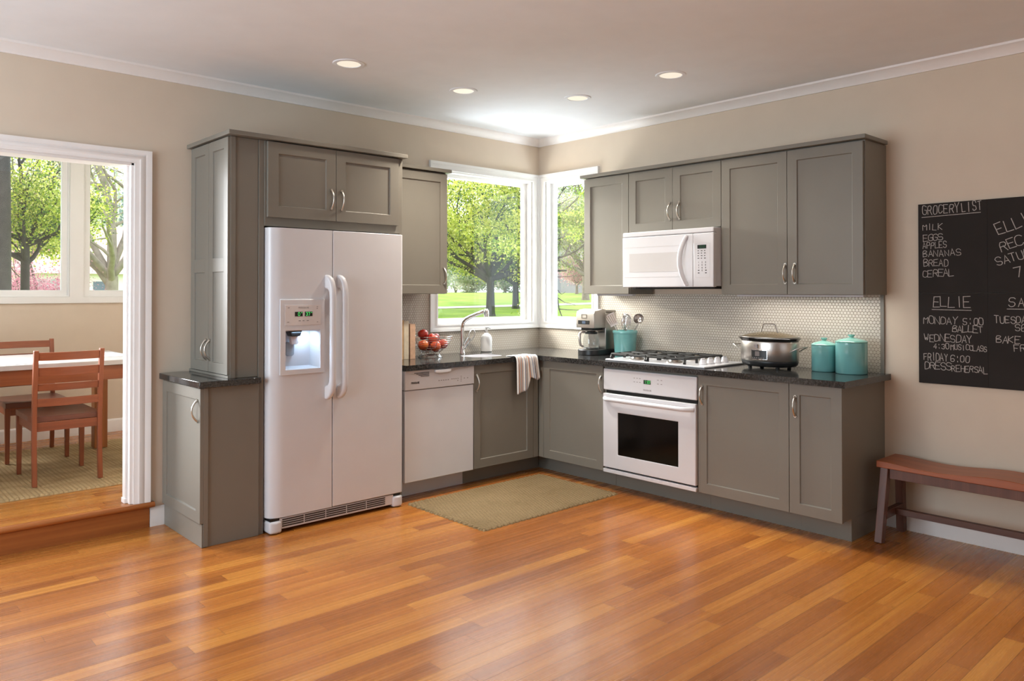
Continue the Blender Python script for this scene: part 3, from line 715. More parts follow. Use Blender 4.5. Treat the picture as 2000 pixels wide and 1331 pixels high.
for r in range(4):
    for c in range(5): mb.fbox(F2, -2.75 + c*.143, -2.75 + c*.143 + .136, .034 + r*.0125, .034 + r*.0125 + .0075, .0003, .002)
mb.build('grille_slots', 'grille_dark', t)
for a, b in ((-2.83, -2.755), (-1.985, -1.912)):
    s = -1 if a < -2.5 else 1
    P = [(a, -.56), (b, -.56), (b, -.662 if s > 0 else -.664), (a, -.662)]
    mb = MB(); mb.prism(FZf, [(a, -.56), (b, -.56), (b, -.66), ((a+b)/2, -.668), (a, -.655)], .004, .074); mb.build('foot_cover', 'white_plastic', t, bevel=.012, seg=3)
    MB().box((a+.006, -.65, .074), (b-.012, -.58, .092)).build('hinge', 'dark_plastic', t)
mb = MB()
for a, b in ((-2.8, -2.73), (-2.0, -1.93)): MB().box((a, -.63, 1.756), (b, -.5, 1.772)).build('hinge_cover', 'white_plastic', t, bevel=.003)

# ------------------------------------------------------------------ dishwasher
t = thing('dishwasher', 'white built-in dishwasher between the refrigerator and the sink cabinet', 'dishwasher', (-1.563, -.3, 0))
DWa, DWb = -1.86, -1.2665
MB().box((DWa+.004, -.57, .1285), (DWb-.004, -.02, .872)).build('body', 'gap_dark', t)
MB().fbox(FY(-.57), DWa, DWb, .128, .741, 0, .04).build('door', 'white_enamel', t, bevel=.003)
cpn = MB().fbox(FY(-.57), DWa-.002, DWb+.002, .745, .876, 0, .046).build('control_panel', 'white_plastic', t, bevel=.004)
MB().box((DWa-.005, -.465, 0), (DWb+.018, -.445, .1275)).build('toe_panel', 'white_plastic', t)
F = FY(-.616)
MB().prism(F, [(-1.83, .852), (-1.7, .862), (-1.5, .868), (-1.29, .87), (-1.33, .862), (-1.43, .858), (-1.5, .836), (-1.58, .833), (-1.63, .85), (-1.7, .848), (-1.75, .84)], .0002, .0014).build('recess_sweep', 'mesh_grey', cpn)
mb = MB()
for r in range(4): mb.fbox(F, -1.79 + r*.018, -1.665, .866-.008*r-.011, .866-.008*r-.007, .0015, .0024)
mb.build('vent', 'print_dark', cpn)
MB().prism(F, [(-1.625, .87), (-1.485, .87), (-1.49, .851), (-1.52, .846), (-1.59, .846), (-1.62, .851)], .0015, .02).build('latch_grip', 'white_plastic', cpn, bevel=.004)
mb = MB(); write(mb, F, 'FRIGIDAIRE', -1.812, .786, .012, .066, lw=.0028, n=.0006); mb.build('badge', 'print_dark', cpn)
mb = MB()
for i in range(5): mb.fbox(F, -1.585 + i*.02, -1.574 + i*.02, .79, .795, .0002, .0006)
for i in range(4): mb.fbox(F, -1.472 + i*.018, -1.461 + i*.018, .792, .797, .0002, .0006)
for i in range(4): mb.fbox(F, -1.39, -1.379, .772 + i*.011, .776 + i*.011, .0002, .0006)
for u in (-1.36, -1.33): mb.fbox(F, u, u+.009, .79, .796, .0002, .0006)
mb.fbox(F, -1.418, -1.411, .777, .784, .0002, .0006)
mb.build('button_print', 'print_grey', cpn)

# ------------------------------------------------------------------ wall oven
t = thing('wall_oven', 'white built-in wall oven with a dark window under the cooktop', 'oven', (-.6, -1.66, .13))
OY0, OY1 = 1.274, 2.0485; F = FX(-.588)
MB().fbox(F, OY0+.01, OY1-.01, .135, .855, 0, .008).build('body', 'gap_dark', t)
cpn = MB().fbox(F, OY0, OY1, .712, .862, .0082, .03).build('control_panel', 'white_enamel', t, bevel=.007, seg=3)
od = MB().frame(F, OY0+.003, OY1-.003, .168, .688, (.133, .133, .098, .127), .0082, .038).build('door', 'white_enamel', t, bevel=.004)
MB().fbox(F, OY0+.13, OY1-.13, .262, .566, .012, .034).build('window', 'black_glass', od)
mb = MB(); k = 26; pts = []
for i in range(k+1):
    q = i/k; e = min(q, 1-q)/.08; b = 1 if e >= 1 else math.sin(e*PI/2)**.8; pts.append(F(OY0+.02 + (OY1-OY0-.04)*q, .652, .036 + .042*b))
mb.tube(pts, .0155, 14); mb.build('handle', 'white_enamel', od, smooth=60)
MB().fbox(F, OY0+.002, OY1-.002, .130, .156, .0082, .036).build('bottom_trim', 'white_enamel', t, bevel=.003)
F = FX(-.618)
MB().fbox(F, 1.63, 1.688, .781, .808, .0002, .0012).build('display', 'dark_plastic', cpn)
mb = MB(); write(mb, F, '1:07', 1.64, .785, .019, .044, lw=.003, n=.0016); mb.build('display_digits', 'led_green', cpn)
mb = MB()
for r in (0, 1):
    for c in range(3): mb.fbox(F, 1.545+c*.024, 1.556+c*.024, .812-r*.026, .816-r*.026, .0002, .0006)
    for c in range(2): mb.fbox(F, 1.742+c*.028, 1.754+c*.028, .814-r*.026, .818-r*.026, .0002, .0006)
write(mb, F, 'FRIGIDAIRE', 1.628, .735, .009, .066, lw=.0018, n=.0006)
mb.build('panel_print', 'print_grey', cpn)

# ------------------------------------------------------------------ over-the-range microwave
t = thing('microwave', 'white over-the-range microwave under the short wall cabinet', 'microwave', (-.2, -1.655, 1.435))
MX, MZ0, MZ1, MU0, MU1 = -.413, 1.437, 1.833, 1.2835, 2.043
F = FX(0)
MB().box((-.372, -MU1+.004, MZ0+.006), (-.0125, -MU0-.002, MZ1)).build('body', 'white_plastic', t, bevel=.002)
MB().box((-.34, -MU1+.04, MZ0-.012), (-.04, -MU0-.03, MZ0+.0055)).build('underside', 'gap_dark', t, bevel=.003)
F = FX(-.372)
def slab(u0, u1, z0, z1, n): return MB().fbox(F, u0, u1, z0, z1, .0003, n)
slab(MU0, MU1, 1.799, MZ1, .040).build('vent_grille', 'white_plastic', t, bevel=.007, seg=3)
md = slab(MU0, 1.884, MZ0, 1.797, .041).build('door', 'white_plastic', t, bevel=.006, seg=3)
mc = slab(1.886, MU1, MZ0, 1.797, .041).build('control_panel', 'white_plastic', t, bevel=.006, seg=3)
F = FX(-.413)
MB().fbox(F, 1.346, 1.776, 1.545, 1.678, .0002, .0008).build('window', 'mesh_grey', md)
mb = MB()
for v in (1.722, 1.508): line(mb, F, (1.3, v), (1.8, v), .0025, .0006)
mb.build('door_crease', 'mesh_grey', md)
mb = MB(); k = 20; pts = []
for i in range(k+1):
    q = i/k; pts.append(F(1.838 - .03*math.sin(PI*q), 1.45 + .335*q, .002 + .042*math.sin(PI*q)**.8))
mb.tube(pts, [.012 + .004*math.sin(PI*i/k) for i in range(k+1)], 12, flat=1.1); mb.build('handle', 'white_plastic', md, smooth=60)
MB().frame(F, 1.905, 2.018, 1.5, 1.728, .0012, .0002, .0007).build('panel_border', 'mesh_grey', mc)
MB().fbox(F, 1.921, 1.989, 1.693, 1.718, .0002, .0012).build('display', 'dark_plastic', mc)
mb = MB(); write(mb, F, '10:07', 1.934, 1.698, .015, .048, lw=.0022, n=.0016); mb.build('display_digits', 'led_green_dim', mc)
mb = MB()
for r, v in enumerate((1.676, 1.66, 1.643, 1.626)):
    for c in range(3): mb.fbox(F, 1.922+c*.025, 1.922+c*.025+(.013 if (r+c) % 2 else .010), v, v+.005, .0002, .0006)
for i, ch in enumerate('123456789'): write(mb, F, ch, 1.927+(i % 3)*.027, 1.597-(i//3)*.018, .009, lw=.002, n=.0006)
write(mb, F, '0', 1.954, 1.543, .009, lw=.002, n=.0006)
for u, v in ((1.924, 1.545), (1.98, 1.545), (1.924, 1.528), (1.98, 1.528)): mb.fbox(F, u, u+.012, v, v+.006, .0002, .0006)
mb.build('keypad_print', 'print_dark', mc)

# ------------------------------------------------------------------ cooktop
CX0, CX1, CU0, CU1, CZ = -.585, -.085, -2.085, -1.262, .9145
t = thing('cooktop', 'white gas cooktop with black grates set in the counter above the oven', 'cooktop', (-.33, -1.67, .914))
MB().box((CX0, CU0, CZ), (CX1, CU1, CZ+.013)).build('top', 'white_enamel', t, bevel=.005, seg=3)
bz = CZ+.013
for bx, by in ((-.46, -1.45), (-.2, -1.43), (-.46, -1.77), (-.2, -1.75)):
    b = MB().lathe((bx, by, bz), [(.062, 0), (.06, .006), (.04, .008), (.036, .016), (0, .016)], 28).build('burner', 'steel', t)
    MB().lathe((bx, by, bz+.016), [(.034, 0), (.036, .004), (.033, .008), (0, .009)], 28).build('burner_cap', 'burner_cap', b)
for gy0, gy1 in ((-1.6, -1.3), (-1.915, -1.615)):
    mb = MB(); zt = bz+.034; g0, g1 = -.565, -.105; r = .0075
    mb.tube([(g0, gy0, bz+.008), (g0+.01, gy0, zt), (g1-.01, gy0, zt), (g1, gy0, bz+.008)], r, 8)
    mb.tube([(g0, gy1, bz+.008), (g0+.01, gy1, zt), (g1-.01, gy1, zt), (g1, gy1, bz+.008)], r, 8)
    for x in (g0+.01, (g0+g1)/2, g1-.01): mb.tube([(x, gy0, zt), (x, gy1, zt)], r, 8)
    gm = (gy0+gy1)/2
    for cx in (-.46, -.2):
        for dx, dy in ((1, 0), (-1, 0), (0, 1), (0, -1)):
            a = Vector((cx + dx*.028, gm + dy*.028, zt+.002)); b = Vector((cx + dx*.115, gm + dy*.148, zt))
            mb.tube([a, b], r*.9, 8)
    for x in (g0+.01, g0+.15, (g0+g1)/2, g1-.15, g1-.01):
        for y in (gy0, gy1): mb.box((x-.007, y-.007, bz+.0002), (x+.007, y+.007, zt))
    mb.build('grate', 'cast_iron', t)
for i, bx in enumerate((-.47, -.385, -.3, -.215)):
    kn = MB().lathe((bx, -2.0, bz), [(.026, .0), (.027, .006), (.022, .012), (.019, .03), (.0175, .034), (0, .034)], 24).build('knob', 'white_plastic', t)
    MB().box((bx-.019, -2.0045, bz+.033), (bx+.019, -1.9955, bz+.042)).build('knob_grip', 'white_plastic', kn, bevel=.002)

# ------------------------------------------------------------------ things on the left counter
CTZ = .9143
t = thing('faucet', 'chrome pull-out kitchen faucet behind the sink', 'faucet', (-.945, -.085, CTZ))
bx, by = -.945, -.085
MB().lathe((bx, by, CTZ), [(.026, 0), (.026, .004), (.021, .012), (.019, .05), (.0175, .06), (0, .06)], 24).cyl((bx, by, CTZ+.05), (bx, by, 1.12), .0165, 20).build('post', 'chrome', t)
pts = [(bx, by, 1.118), (bx+.001, by-.002, 1.145), (bx+.006, by-.01, 1.165), (bx+.02, by-.025, 1.186), (bx+.042, by-.047, 1.203), (bx+.08, by-.085, 1.226), (bx+.122, by-.123, 1.249)]
MB().tube(pts, [.0165, .0165, .0165, .0162, .0155, .0145, .0145], 18).build('spout', 'chrome', t, smooth=70)
MB().lathe((bx+.137, by-.136, 1.205), [(.016, 0), (.021, .003), (.022, .03), (.019, .05), (.01, .062), (0, .064)], 22).build('spray_head', 'chrome', t)
h = MB().tube([(bx+.012, by-.004, .955), (bx+.05, by-.012, 1.015), (bx+.062, by-.015, 1.034)], [.015, .0185, .016], 18).build('mixer', 'chrome', t)
lp = [(bx+.055, by-.014, 1.03), (bx+.06, by-.016, 1.07), (bx+.078, by-.02, 1.096), (bx+.098, by-.025, 1.1), (bx+.11, by-.028, 1.08), (bx+.1, by-.026, 1.045), (bx+.075, by-.02, 1.01)]
MB().tube(lp, .0042, 8).build('lever_loop', 'chrome', h, smooth=70)
t = thing('soap_dispenser', 'white glass soap bottle with a pump, right of the faucet', 'soap dispenser', (-.69, -.085, CTZ))
c = (-.69, -.085, CTZ)
MB().lathe(c, [(.04, 0), (.045, .004), (.046, .012), (.0475, .095), (.045, .12), (.033, .14), (.018, .149), (.015, .156), (0, .156)], 28).build('bottle', 'soap_white', t)
MB().lathe((c[0], c[1], CTZ+.156), [(.014, 0), (.014, .014), (.006, .017), (.006, .032), (.011, .034), (.011, .045), (0, .047)], 18).tube([(c[0], c[1], CTZ+.196), (c[0]+.008, c[1]-.022, CTZ+.197), (c[0]+.012, c[1]-.034, CTZ+.19)], .0045, 8).build('pump', 'chrome', t)
# books
def book(x0, x1, y0, y1, h, m, lab, lean=0.):
    t = thing('book', lab, 'book', ((x0+x1)/2, (y0+y1)/2, CTZ), 'books on the counter')
    MB().box((x0, y0, CTZ), (x0+.003, y1, CTZ+h)).box((x1-.003, y0, CTZ), (x1, y1, CTZ+h)).box((x0, y0-.003, CTZ), (x1, y0, CTZ+h)).build('cover', m, t, bevel=.001)
    MB().box((x0+.0032, y0+.0004, CTZ+.003), (x1-.0032, y1-.005, CTZ+h-.004)).build('pages', 'paper', t)
book(-1.668, -1.612, -.235, -.07, .285, 'book_tan', 'tan book beside the refrigerator, leftmost of the three')
book(-1.61, -1.567, -.235, -.07, .278, 'book_cream', 'tall cream book standing in the middle of the three')
book(-1.558, -1.512, -.24, -.09, .255, 'book_pink', 'shorter pinkish book on the right, next to the fruit basket')
# wire fruit basket
BC = Vector((-1.345, -.2, CTZ))
t = thing('fruit_basket', 'round chrome wire basket of apples beside the books', 'basket', tuple(BC))
def brad(z): return .075 + .09*math.sin(min(1, z/.115)*PI/2)       # bowl radius by height above its bottom
mb = MB()
for i in range(9):
    z = .115*i/8; r = brad(z); mb.tube([BC + Vector((r*math.cos(a), r*math.sin(a), .042+z)) for a in [2*PI*j/40 for j in range(40)]], .0018 if i < 8 else .003, 6, closed=True)
mb.build('coil', 'chrome', t)
mb = MB()
for j in range(6):
    a = 2*PI*j/6+.2; mb.tube([BC + Vector((brad(z)*math.cos(a), brad(z)*math.sin(a), .042+z)) for z in [.115*q/6 for q in range(7)]], .0022, 6)
    mb.tube([BC + Vector((.072*math.cos(a), .072*math.sin(a), .042)), BC + Vector((.045*math.cos(a+.5), .045*math.sin(a+.5), .04)), BC + Vector((0, 0, .04))], .0018, 6)
mb.build('ribs', 'chrome', t)
mb = MB()
for i, r in enumerate((.078, .085, .09)): mb.tube([BC + Vector((r*math.cos(a), r*math.sin(a), .004+.006*(2-i))) for a in [2*PI*j/40 for j in range(40)]], .0025, 6, closed=True)
for j in range(4):
    a = 2*PI*j/4+.5; mb.tube([BC + Vector((.088*math.cos(a), .088*math.sin(a), .006)), BC + Vector((.07*math.cos(a), .07*math.sin(a), .025)), BC + Vector((.082*math.cos(a), .082*math.sin(a), .046))], .0022, 6)
mb.build('stand', 'chrome', t)
ap = [((-.094, -.04, .092), 'apple_orange', 'red-orange apple at the left side of the wire basket, nearest the books'),
      ((-.012, -.083, .082), 'apple_orange', 'orange apple lowest at the front of the wire basket'),
      ((.082, -.045, .095), 'apple_blush', 'pink-red apple at the right front of the wire basket'),
      ((.01, .035, .082), 'apple_red', 'red apple at the bottom centre of the wire basket, behind the front ones'),
      ((.0, -.03, .137), 'apple_blush', 'yellow-streaked red apple in the middle of the pile'),
      ((-.025, .055, .165), 'apple_red', 'bright red apple on top of the pile'),
      ((.085, .06, .135), 'apple_red', 'deep red apple at the right rear of the wire basket')]
prof = [(0, -.026), (.012, -.031), (.024, -.027), (.034, -.012), (.0385, .006), (.036, .022), (.026, .032), (.014, .033), (.005, .027), (0, .023)]
for i, (o_, m, lab) in enumerate(ap):
    c = BC + Vector(o_); t = thing('apple', lab, 'apple', tuple(c), 'apples in the wire basket')
    MB().lathe(c, [(r*1.05, z*1.05) for r, z in prof], 24).build('flesh', m, t, smooth=80)
    MB().tube([c + Vector((0, 0, .024)), c + Vector((.002, .001, .034)), c + Vector((.005, .002, .043))], [.0016, .0014, .0018], 6).build('stem', 'bark_dark', t)
    t.rotation_euler = (random.uniform(-.5, .5), random.uniform(-.5, .5), random.uniform(0, 6))
# dish towel over the counter edge
nu, nv = 28, 40
mb = MB(); mb.uv = []
TXa, TXb = -.885, -.668; lenA, lenB = .27, .2
vs = []
for j in range(nv+1):
    for i in range(nu+1):
        s = i/nu; q = j/nv
        x = TXa + (TXb-TXa)*s
        L = (.155 + (.235 if s < .52 else .165 + .02*math.sin(s*9))*1.0)       # back part on the counter, front part hanging
        d = q*L; flat_ = .155 - .05*(1-s)
        fold = .006*math.sin(s*19+.6) + .004*math.sin(s*37)
        if d < flat_: y = -.638 + (flat_ - d); z = CTZ + .004 + .012*math.exp(-((flat_-d)/.03)**2)*.3 + abs(fold)*.9*(d/flat_); xx = x + (.03*(1-d/flat_))*(1 if s > .5 else .2)
        else:
            h = d-flat_; bend = min(1, h/.02); y = -.638 - .009*math.sin(bend*PI/2) - abs(fold)*1.6*min(1, h/.05) - .004; z = CTZ + .004 - max(0, h-.004); xx = x + h*(.04 if s < .52 else .17)*(1 if s > .5 else .5)
        if s > .52: y -= .006*min(1, q*2)
        vs.append((xx, y, z)); mb.uv.append((s, q))
mb.add(vs, [(j*(nu+1)+i, j*(nu+1)+i+1, (j+1)*(nu+1)+i+1, (j+1)*(nu+1)+i) for j in range(nv) for i in range(nu)])
o = mb.build('dish_towel', 'towel_cloth', org=(-.78, -.64, .914), smooth=80, flip=False)
sm = o.modifiers.new('thick', 'SOLIDIFY'); sm.thickness = .0035; sm.offset = 1
tag(o, 'striped white, grey and rust dish towel draped over the counter edge by the sink', 'towel')

# ------------------------------------------------------------------ things on the right counter
# coffee maker, front facing left (-x) and a little towards the sink
CM = Vector((-.2, -.86, CTZ))
t = thing('coffee_maker', 'stainless steel drip coffee maker with glass carafe by the corner window', 'coffee maker', tuple(CM))
x0, x1, y0, y1 = -.345, -.075, -.945, -.765
ym = (y0+y1)/2
MB().prism(FZ(0), arc(x0+.05, ym, .075, .098, 90, 270, 12) + [(x1, y0-.006), (x1, y1+.006)], CTZ, CTZ+.042).build('base', 'dark_plastic', t, bevel=.004)
MB().box((-.205, y0, CTZ+.042), (x1, y1, CTZ+.325)).build('tower', 'steel', t, bevel=.004)
pr = [(-.345, CTZ+.21), (-.345, CTZ+.315), (-.335, CTZ+.338), (-.31, CTZ+.35), (-.25, CTZ+.357), (-.205, CTZ+.352), (-.205, CTZ+.21)]
mb = MB(); mb.prism(F_((0, y0-.003, 0), (1, 0, 0), (0, 0, 1)), pr, -(y1-y0+.006), 0); hd = mb.build('head', 'steel', t, bevel=.004)
MB().box((-.206, y0+.004, CTZ+.326), (x1+.002, y1-.004, CTZ+.345)).build('lid', 'steel_dark', t, bevel=.006)
MB().box((-.325, y0+.03, CTZ+.19), (-.206, y1-.03, CTZ+.2095)).build('filter_basket', 'dark_plastic', t, bevel=.004)
F = FX(-.345)
MB().fbox(F, -y1+.02, -y0-.045, CTZ+.238, CTZ+.268, .0002, .002).build('control_strip', 'dark_plastic', t)
mb = MB(); mb.fbox(F, -ym-.028, -ym+.006, CTZ+.243, CTZ+.263, .0021, .0026); mb.build('display', 'glass_blue', t)
MB().frame(F, -ym-.035, -ym+.018, CTZ+.285, CTZ+.315, .003, .0002, .002).build('badge', 'chrome', t)
cc = (-.272, ym, CTZ+.043)
ca = MB().lathe(cc, [(.0, .0), (.052, .0), (.06, .008), (.064, .04), (.062, .08), (.052, .115), (.045, .125), (.045, .135)], 28).build('carafe', 'carafe_glass', t, smooth=80)
MB().lathe((cc[0], cc[1], cc[2]+.118), [(.047, 0), (.049, .006), (.047, .014), (.03, .022), (0, .024)], 24).build('carafe_lid', 'dark_plastic', ca)
MB().lathe((cc[0], cc[1], cc[2]+.004), [(.0, .0), (.058, .0), (.0605, .004), (.0605, .012), (.0, .012)], 24).build('carafe_band', 'chrome', ca)
hx, hy = cc[0]-.03, cc[1]+.05
dv = Vector((-.62, .52, 0)).normalized()
hp = [Vector(cc) + dv*r + Vector((0, 0, z)) for r, z in ((.045, .13), (.075, .135), (.09, .118), (.092, .07), (.084, .03), (.062, .018))]
MB().tube(hp, [.009, .0105, .011, .011, .01, .008], 12).build('carafe_handle', 'steel', ca, smooth=70)
# turquoise utensil crock
CR = (-.12, -1.068, CTZ)
o = MB().lathe(CR, [(.0, 0), (.074, 0), (.08, .004), (.092, .17), (.096, .172), (.097, .188), (.094, .192), (.089, .19), (.086, .17), (.074, .012), (0, .01)], 36).build('utensil_crock', 'turquoise', org=CR, smooth=50)
tag(o, 'turquoise ceramic utensil crock between the coffee maker and the cooktop', 'crock')
def utensil(name, lab, foot, top, build):
    t = thing(name, lab, name.replace('_', ' '), tuple(Vector(foot)), 'utensils in the turquoise crock')
    build(t, Vector(foot), Vector(top))
    return t
cr = Vector(CR)
def slotted(t, a, b):
    MB().tube([a, b], [.0045, .0055], 8).build('shaft', 'steel', t)
    d = (b-a).normalized(); sd = Vector((.35, -1, 0)); sd = (sd - d*sd.dot(d)).normalized(); mb = MB()
    for k in range(5):
        q = (k-2)*.0175; p0 = b + sd*q*.75; p1 = b + d*.085 + sd*q*1.05 + Vector((-.01, 0, 0)); mb.bar(p0, p1, .0105, .0025, sd)
    mb.bar(b + d*.084 - sd*.042, b + d*.084 + sd*.042, .0025, .012, d.cross(sd)); mb.bar(b - sd*.033, b + sd*.033, .0025, .014, d.cross(sd)); mb.build('slotted_blade', 'steel', t)
utensil('slotted_turner', 'steel slotted turner leaning left in the turquoise crock', cr + Vector((.01, -.02, .014)), cr + Vector((-.045, .07, .235)), slotted)
def whisk(t, a, b):
    MB().tube([a, b], [.007, .0065], 10).build('shaft', 'steel', t)
    d = (b-a).normalized(); x = d.orthogonal().normalized(); y = d.cross(x); mb = MB()
    for k in range(6):
        an = PI*k/6; s = x*math.cos(an) + y*math.sin(an)
        mb.tube([b + d*(.125*math.sin(PI*q/2) if q <= 1 else .125*math.sin(PI*(2-q)/2)) + s*(.036*math.sin(PI*min(q, 2-q)*.5)**.9 if 0 < q < 2 else 0)*(1 if q < 1 else -1)*math.cos(PI*(.5-abs(.5-abs(q-1)))*.0) for q in [i/8 for i in range(8)]], .0014, 5)
        loop = [b + s*.037*math.sin(th)*(1 if True else 0) + d*(.062 - .062*math.cos(th)) for th in [2*PI*i/20 for i in range(21)]]
        mb.tube(loop, .0015, 5)
    mb.build('wire_balloon', 'chrome', t)
utensil('whisk', 'steel balloon whisk standing in the middle of the turquoise crock', cr + Vector((.0, .02, .014)), cr + Vector((-.01, -.012, .195)), whisk)
def spat(t, a, b):
    MB().tube([a, b], [.0045, .0055], 8).build('shaft', 'steel', t)
    d = (b-a).normalized(); sd = Vector((.3, -1, 0)); sd = (sd - d*sd.dot(d)).normalized(); mb = MB()
    mb.bar(b - d*.005, b + d*.09, .06, .002, sd); mb.build('blade', 'steel', t, bevel=.0008)
utensil('spatula', 'flat steel spatula behind the whisk in the turquoise crock', cr + Vector((-.01, .0, .014)), cr + Vector((.045, .02, .24)), spat)
def ladle(t, a, b):
    MB().tube([a, b], [.0045, .005], 8).build('shaft', 'steel', t)
    m = MB(); n = 20; vs = []; fs = []; ax = Vector((-.75, -.45, .35)).normalized(); x = ax.orthogonal().normalized(); y = ax.cross(x); c = b + Vector((0, 0, .03))
    for r in range(7):
        th = PI/2*r/6
        for j in range(n):
            an = 2*PI*j/n; vs.append(c + (x*math.cos(an) + y*math.sin(an))*.042*math.cos(th) - ax*.036*math.sin(th))
    fs = [(r*n+j, r*n+(j+1) % n, (r+1)*n+(j+1) % n, (r+1)*n+j) for r in range(6) for j in range(n)]
    m.add(vs, fs); o = m.build('bowl', 'steel', t, smooth=80); s_ = o.modifiers.new('thick', 'SOLIDIFY'); s_.thickness = .002
utensil('ladle', 'steel ladle leaning right in the turquoise crock', cr + Vector((.0, .03, .014)), cr + Vector((.02, -.115, .255)), ladle)

# slow cooker
SCc = Vector((-.225, -2.335, CTZ)); A, B = .19, .135
t = thing('slow_cooker', 'oval stainless slow cooker with a glass lid right of the cooktop', 'slow cooker', tuple(SCc))
LQ = dict(n=48, sx=B, sy=A)
MB().lathe(SCc, [(.78, .014), (.9, .018), (.96, .03), (.985, .046), (.98, .05)], **LQ).build('base', 'dark_plastic', t, smooth=60)
for a in (40, 140, 220, 320): p = SCc + Vector((B*.72*math.cos(R(a)), A*.78*math.sin(R(a)), 0)); MB().lathe(p, [(.012, 0), (.012, .02)], 12).build('foot', 'rubber', t)
bd = MB().lathe(SCc, [(.97, .05), (1, .056), (1, .168), (.985, .174), (.9, .174)], **LQ).build('shell', 'steel', t, smooth=50)
MB().lathe(SCc, [(.93, .172), (.985, .176), (1.05, .19), (1.08, .194), (1.06, .197), (.95, .196)], **LQ).build('stoneware_rim', 'crock_dark', t, smooth=60)
ld = MB().lathe(SCc, [(1.0, .1975), (1.02, .2), (.9, .208), (.65, .222), (.35, .231), (0, .234)], **LQ).build('lid', 'lid_glass', t, smooth=80)
MB().lathe(SCc, [(.99, .1972), (1.025, .1985), (1.02, .203), (.985, .204)], **LQ).build('lid_rim', 'steel_dark', ld)
hz = SCc + Vector((0, 0, .228))
MB().tube([hz + Vector((0, .062, 0)), hz + Vector((0, .058, .006)), hz + Vector((0, .045, .05)), hz + Vector((0, .036, .056)), hz + Vector((0, -.03, .056)), hz + Vector((0, -.04, .05)), hz + Vector((0, -.055, .006)), hz + Vector((0, -.06, 0))], .0042, 8).build('lid_handle', 'steel_dark', ld)
for s in (1, -1):
    p = SCc + Vector((0, s*A, .112))
    MB().tube([p + Vector((-.06, -s*.02, 0)), p + Vector((-.058, s*.015, .02)), p + Vector((-.04, s*.045, .032)), p + Vector((.04, s*.045, .032)), p + Vector((.058, s*.015, .02)), p + Vector((.06, -s*.02, 0))], .004, 8).build('side_handle', 'steel', t)
def onshell(u, z, off=.0):      # point on the oval shell at lateral offset u (towards +y)
    x = -B*math.sqrt(max(0, 1-(u/A)**2)); n = Vector((x/B**2, u/A**2, 0)).normalized(); return SCc + Vector((x, u, z)) + n*off
def patch(u0, u1, z0, z1, off, k=8, th=.003):
    m = MB(); vs = []
    for o_ in (off-th, off):
        for z in (z0, z1): vs += [onshell(u0 + (u1-u0)*i/k, z, o_) for i in range(k+1)]
    w = k+1; fs = []
    for i in range(k): fs += [(i, i+1, w+i+1, w+i), (2*w+i, 3*w+i, 3*w+i+1, 2*w+i+1), (i, 2*w+i, 2*w+i+1, i+1), (w+i, w+i+1, 3*w+i+1, 3*w+i)]
    fs += [(0, w, 3*w, 2*w), (k, 2*w+k, 3*w+k, w+k)]
    return m.add(vs, fs)
pf = patch(.05, -.057, .062, .124, .004, th=.005).build('panel_frame', 'chrome', t)
pn = patch(.047, -.053, .066, .12, .0055).build('control_panel', 'dark_plastic', t)
patch(.022, -.008, .084, .114, .0062, th=.0006).build('display', 'lcd_warm', pn)
mb = MB()
for i in range(6): q = patch(.043-i*.0145, .035-i*.0145, .071, .075, .0062, 2, .0006); mb.add(q.v, q.f)
mb.build('buttons', 'print_grey', pn)
patch(.033, -.012, .132, .158, .0015, th=.002).build('badge', 'chrome', t)
# canisters
for (x, y), r, h, lab in (((-.155, -2.662), .074, .158, 'smaller turquoise lidded canister beside the slow cooker'),
                      ((-.165, -2.835), .09, .185, 'larger turquoise lidded canister at the right end of the counter')):
    c = Vector((x, y, CTZ)); t = thing('canister', lab, 'canister', tuple(c), 'turquoise canisters')
    MB().lathe(c, [(0, 0), (r-.004, 0), (r, .004), (r, h), (r-.003, h+.002), (0, h+.002)], 40).build('jar', 'turquoise', t, smooth=50)
    l = MB().lathe(c + Vector((0, 0, h+.0025)), [(r+.0005, 0), (r+.001, .005), (r-.004, .01), (r*.7, .018), (r*.3, .026), (.012, .03), (0, .03)], 40).build('lid', 'turquoise_lid', t, smooth=50)
    MB().lathe(c + Vector((0, 0, h+.031)), [(.012, 0), (.011, .004), (.017, .008), (.02, .013), (.018, .018), (0, .02)], 24).build('knob', 'turquoise_lid', l, smooth=60)

# ------------------------------------------------------------------ chalkboard panels on the right wall
F = FX(0); BD = .012; C0, C1, C2, R0, R1, R2 = 3.1605, 3.517, 3.8735, .8755, 1.398, 1.9155
FB = FX(-BD)
boards = {}
for key, u0, u1, v0, v1, lab in (('g', C0, C1, R1, R2, 'black chalkboard panel with the grocery list, top left of the set'),
                                 ('r', C1, C2, R1, R2, 'black chalkboard panel with slanted recital writing, top right of the set'),
                                 ('e', C0, C1, R0, R1, 'black chalkboard panel with the weekday schedule, bottom left of the set'),
                                 ('s', C1, C2, R0, R1, 'black chalkboard panel mentioning a bake sale day, bottom right of the set')):
    t = thing('chalkboard', lab if key != 's' else 'black chalkboard panel with the word BAKE, bottom right of the set', 'chalkboard', (0, -(u0+u1)/2, v0), 'chalkboard panels')
    MB().fbox(F, u0+.0004, u1-.0004, v0+.0004, v1-.0004, .0004, BD).build('board', 'chalkboard', t)
    boards[key] = t
def chalk(key, items, rules=()):
    mb = MB()
    for txt, u, v, h, w, lw, ang in items: write(mb, FB, txt, u, v, h, w, lw=lw*.82, n=.0006, ang=ang, jit=.07, asp=.62, wob=.05)
    for p, q in rules: line(mb, FB, p, q, .0036, .0006)
    mb.build('chalk_writing', 'chalk', boards[key], flip=False)
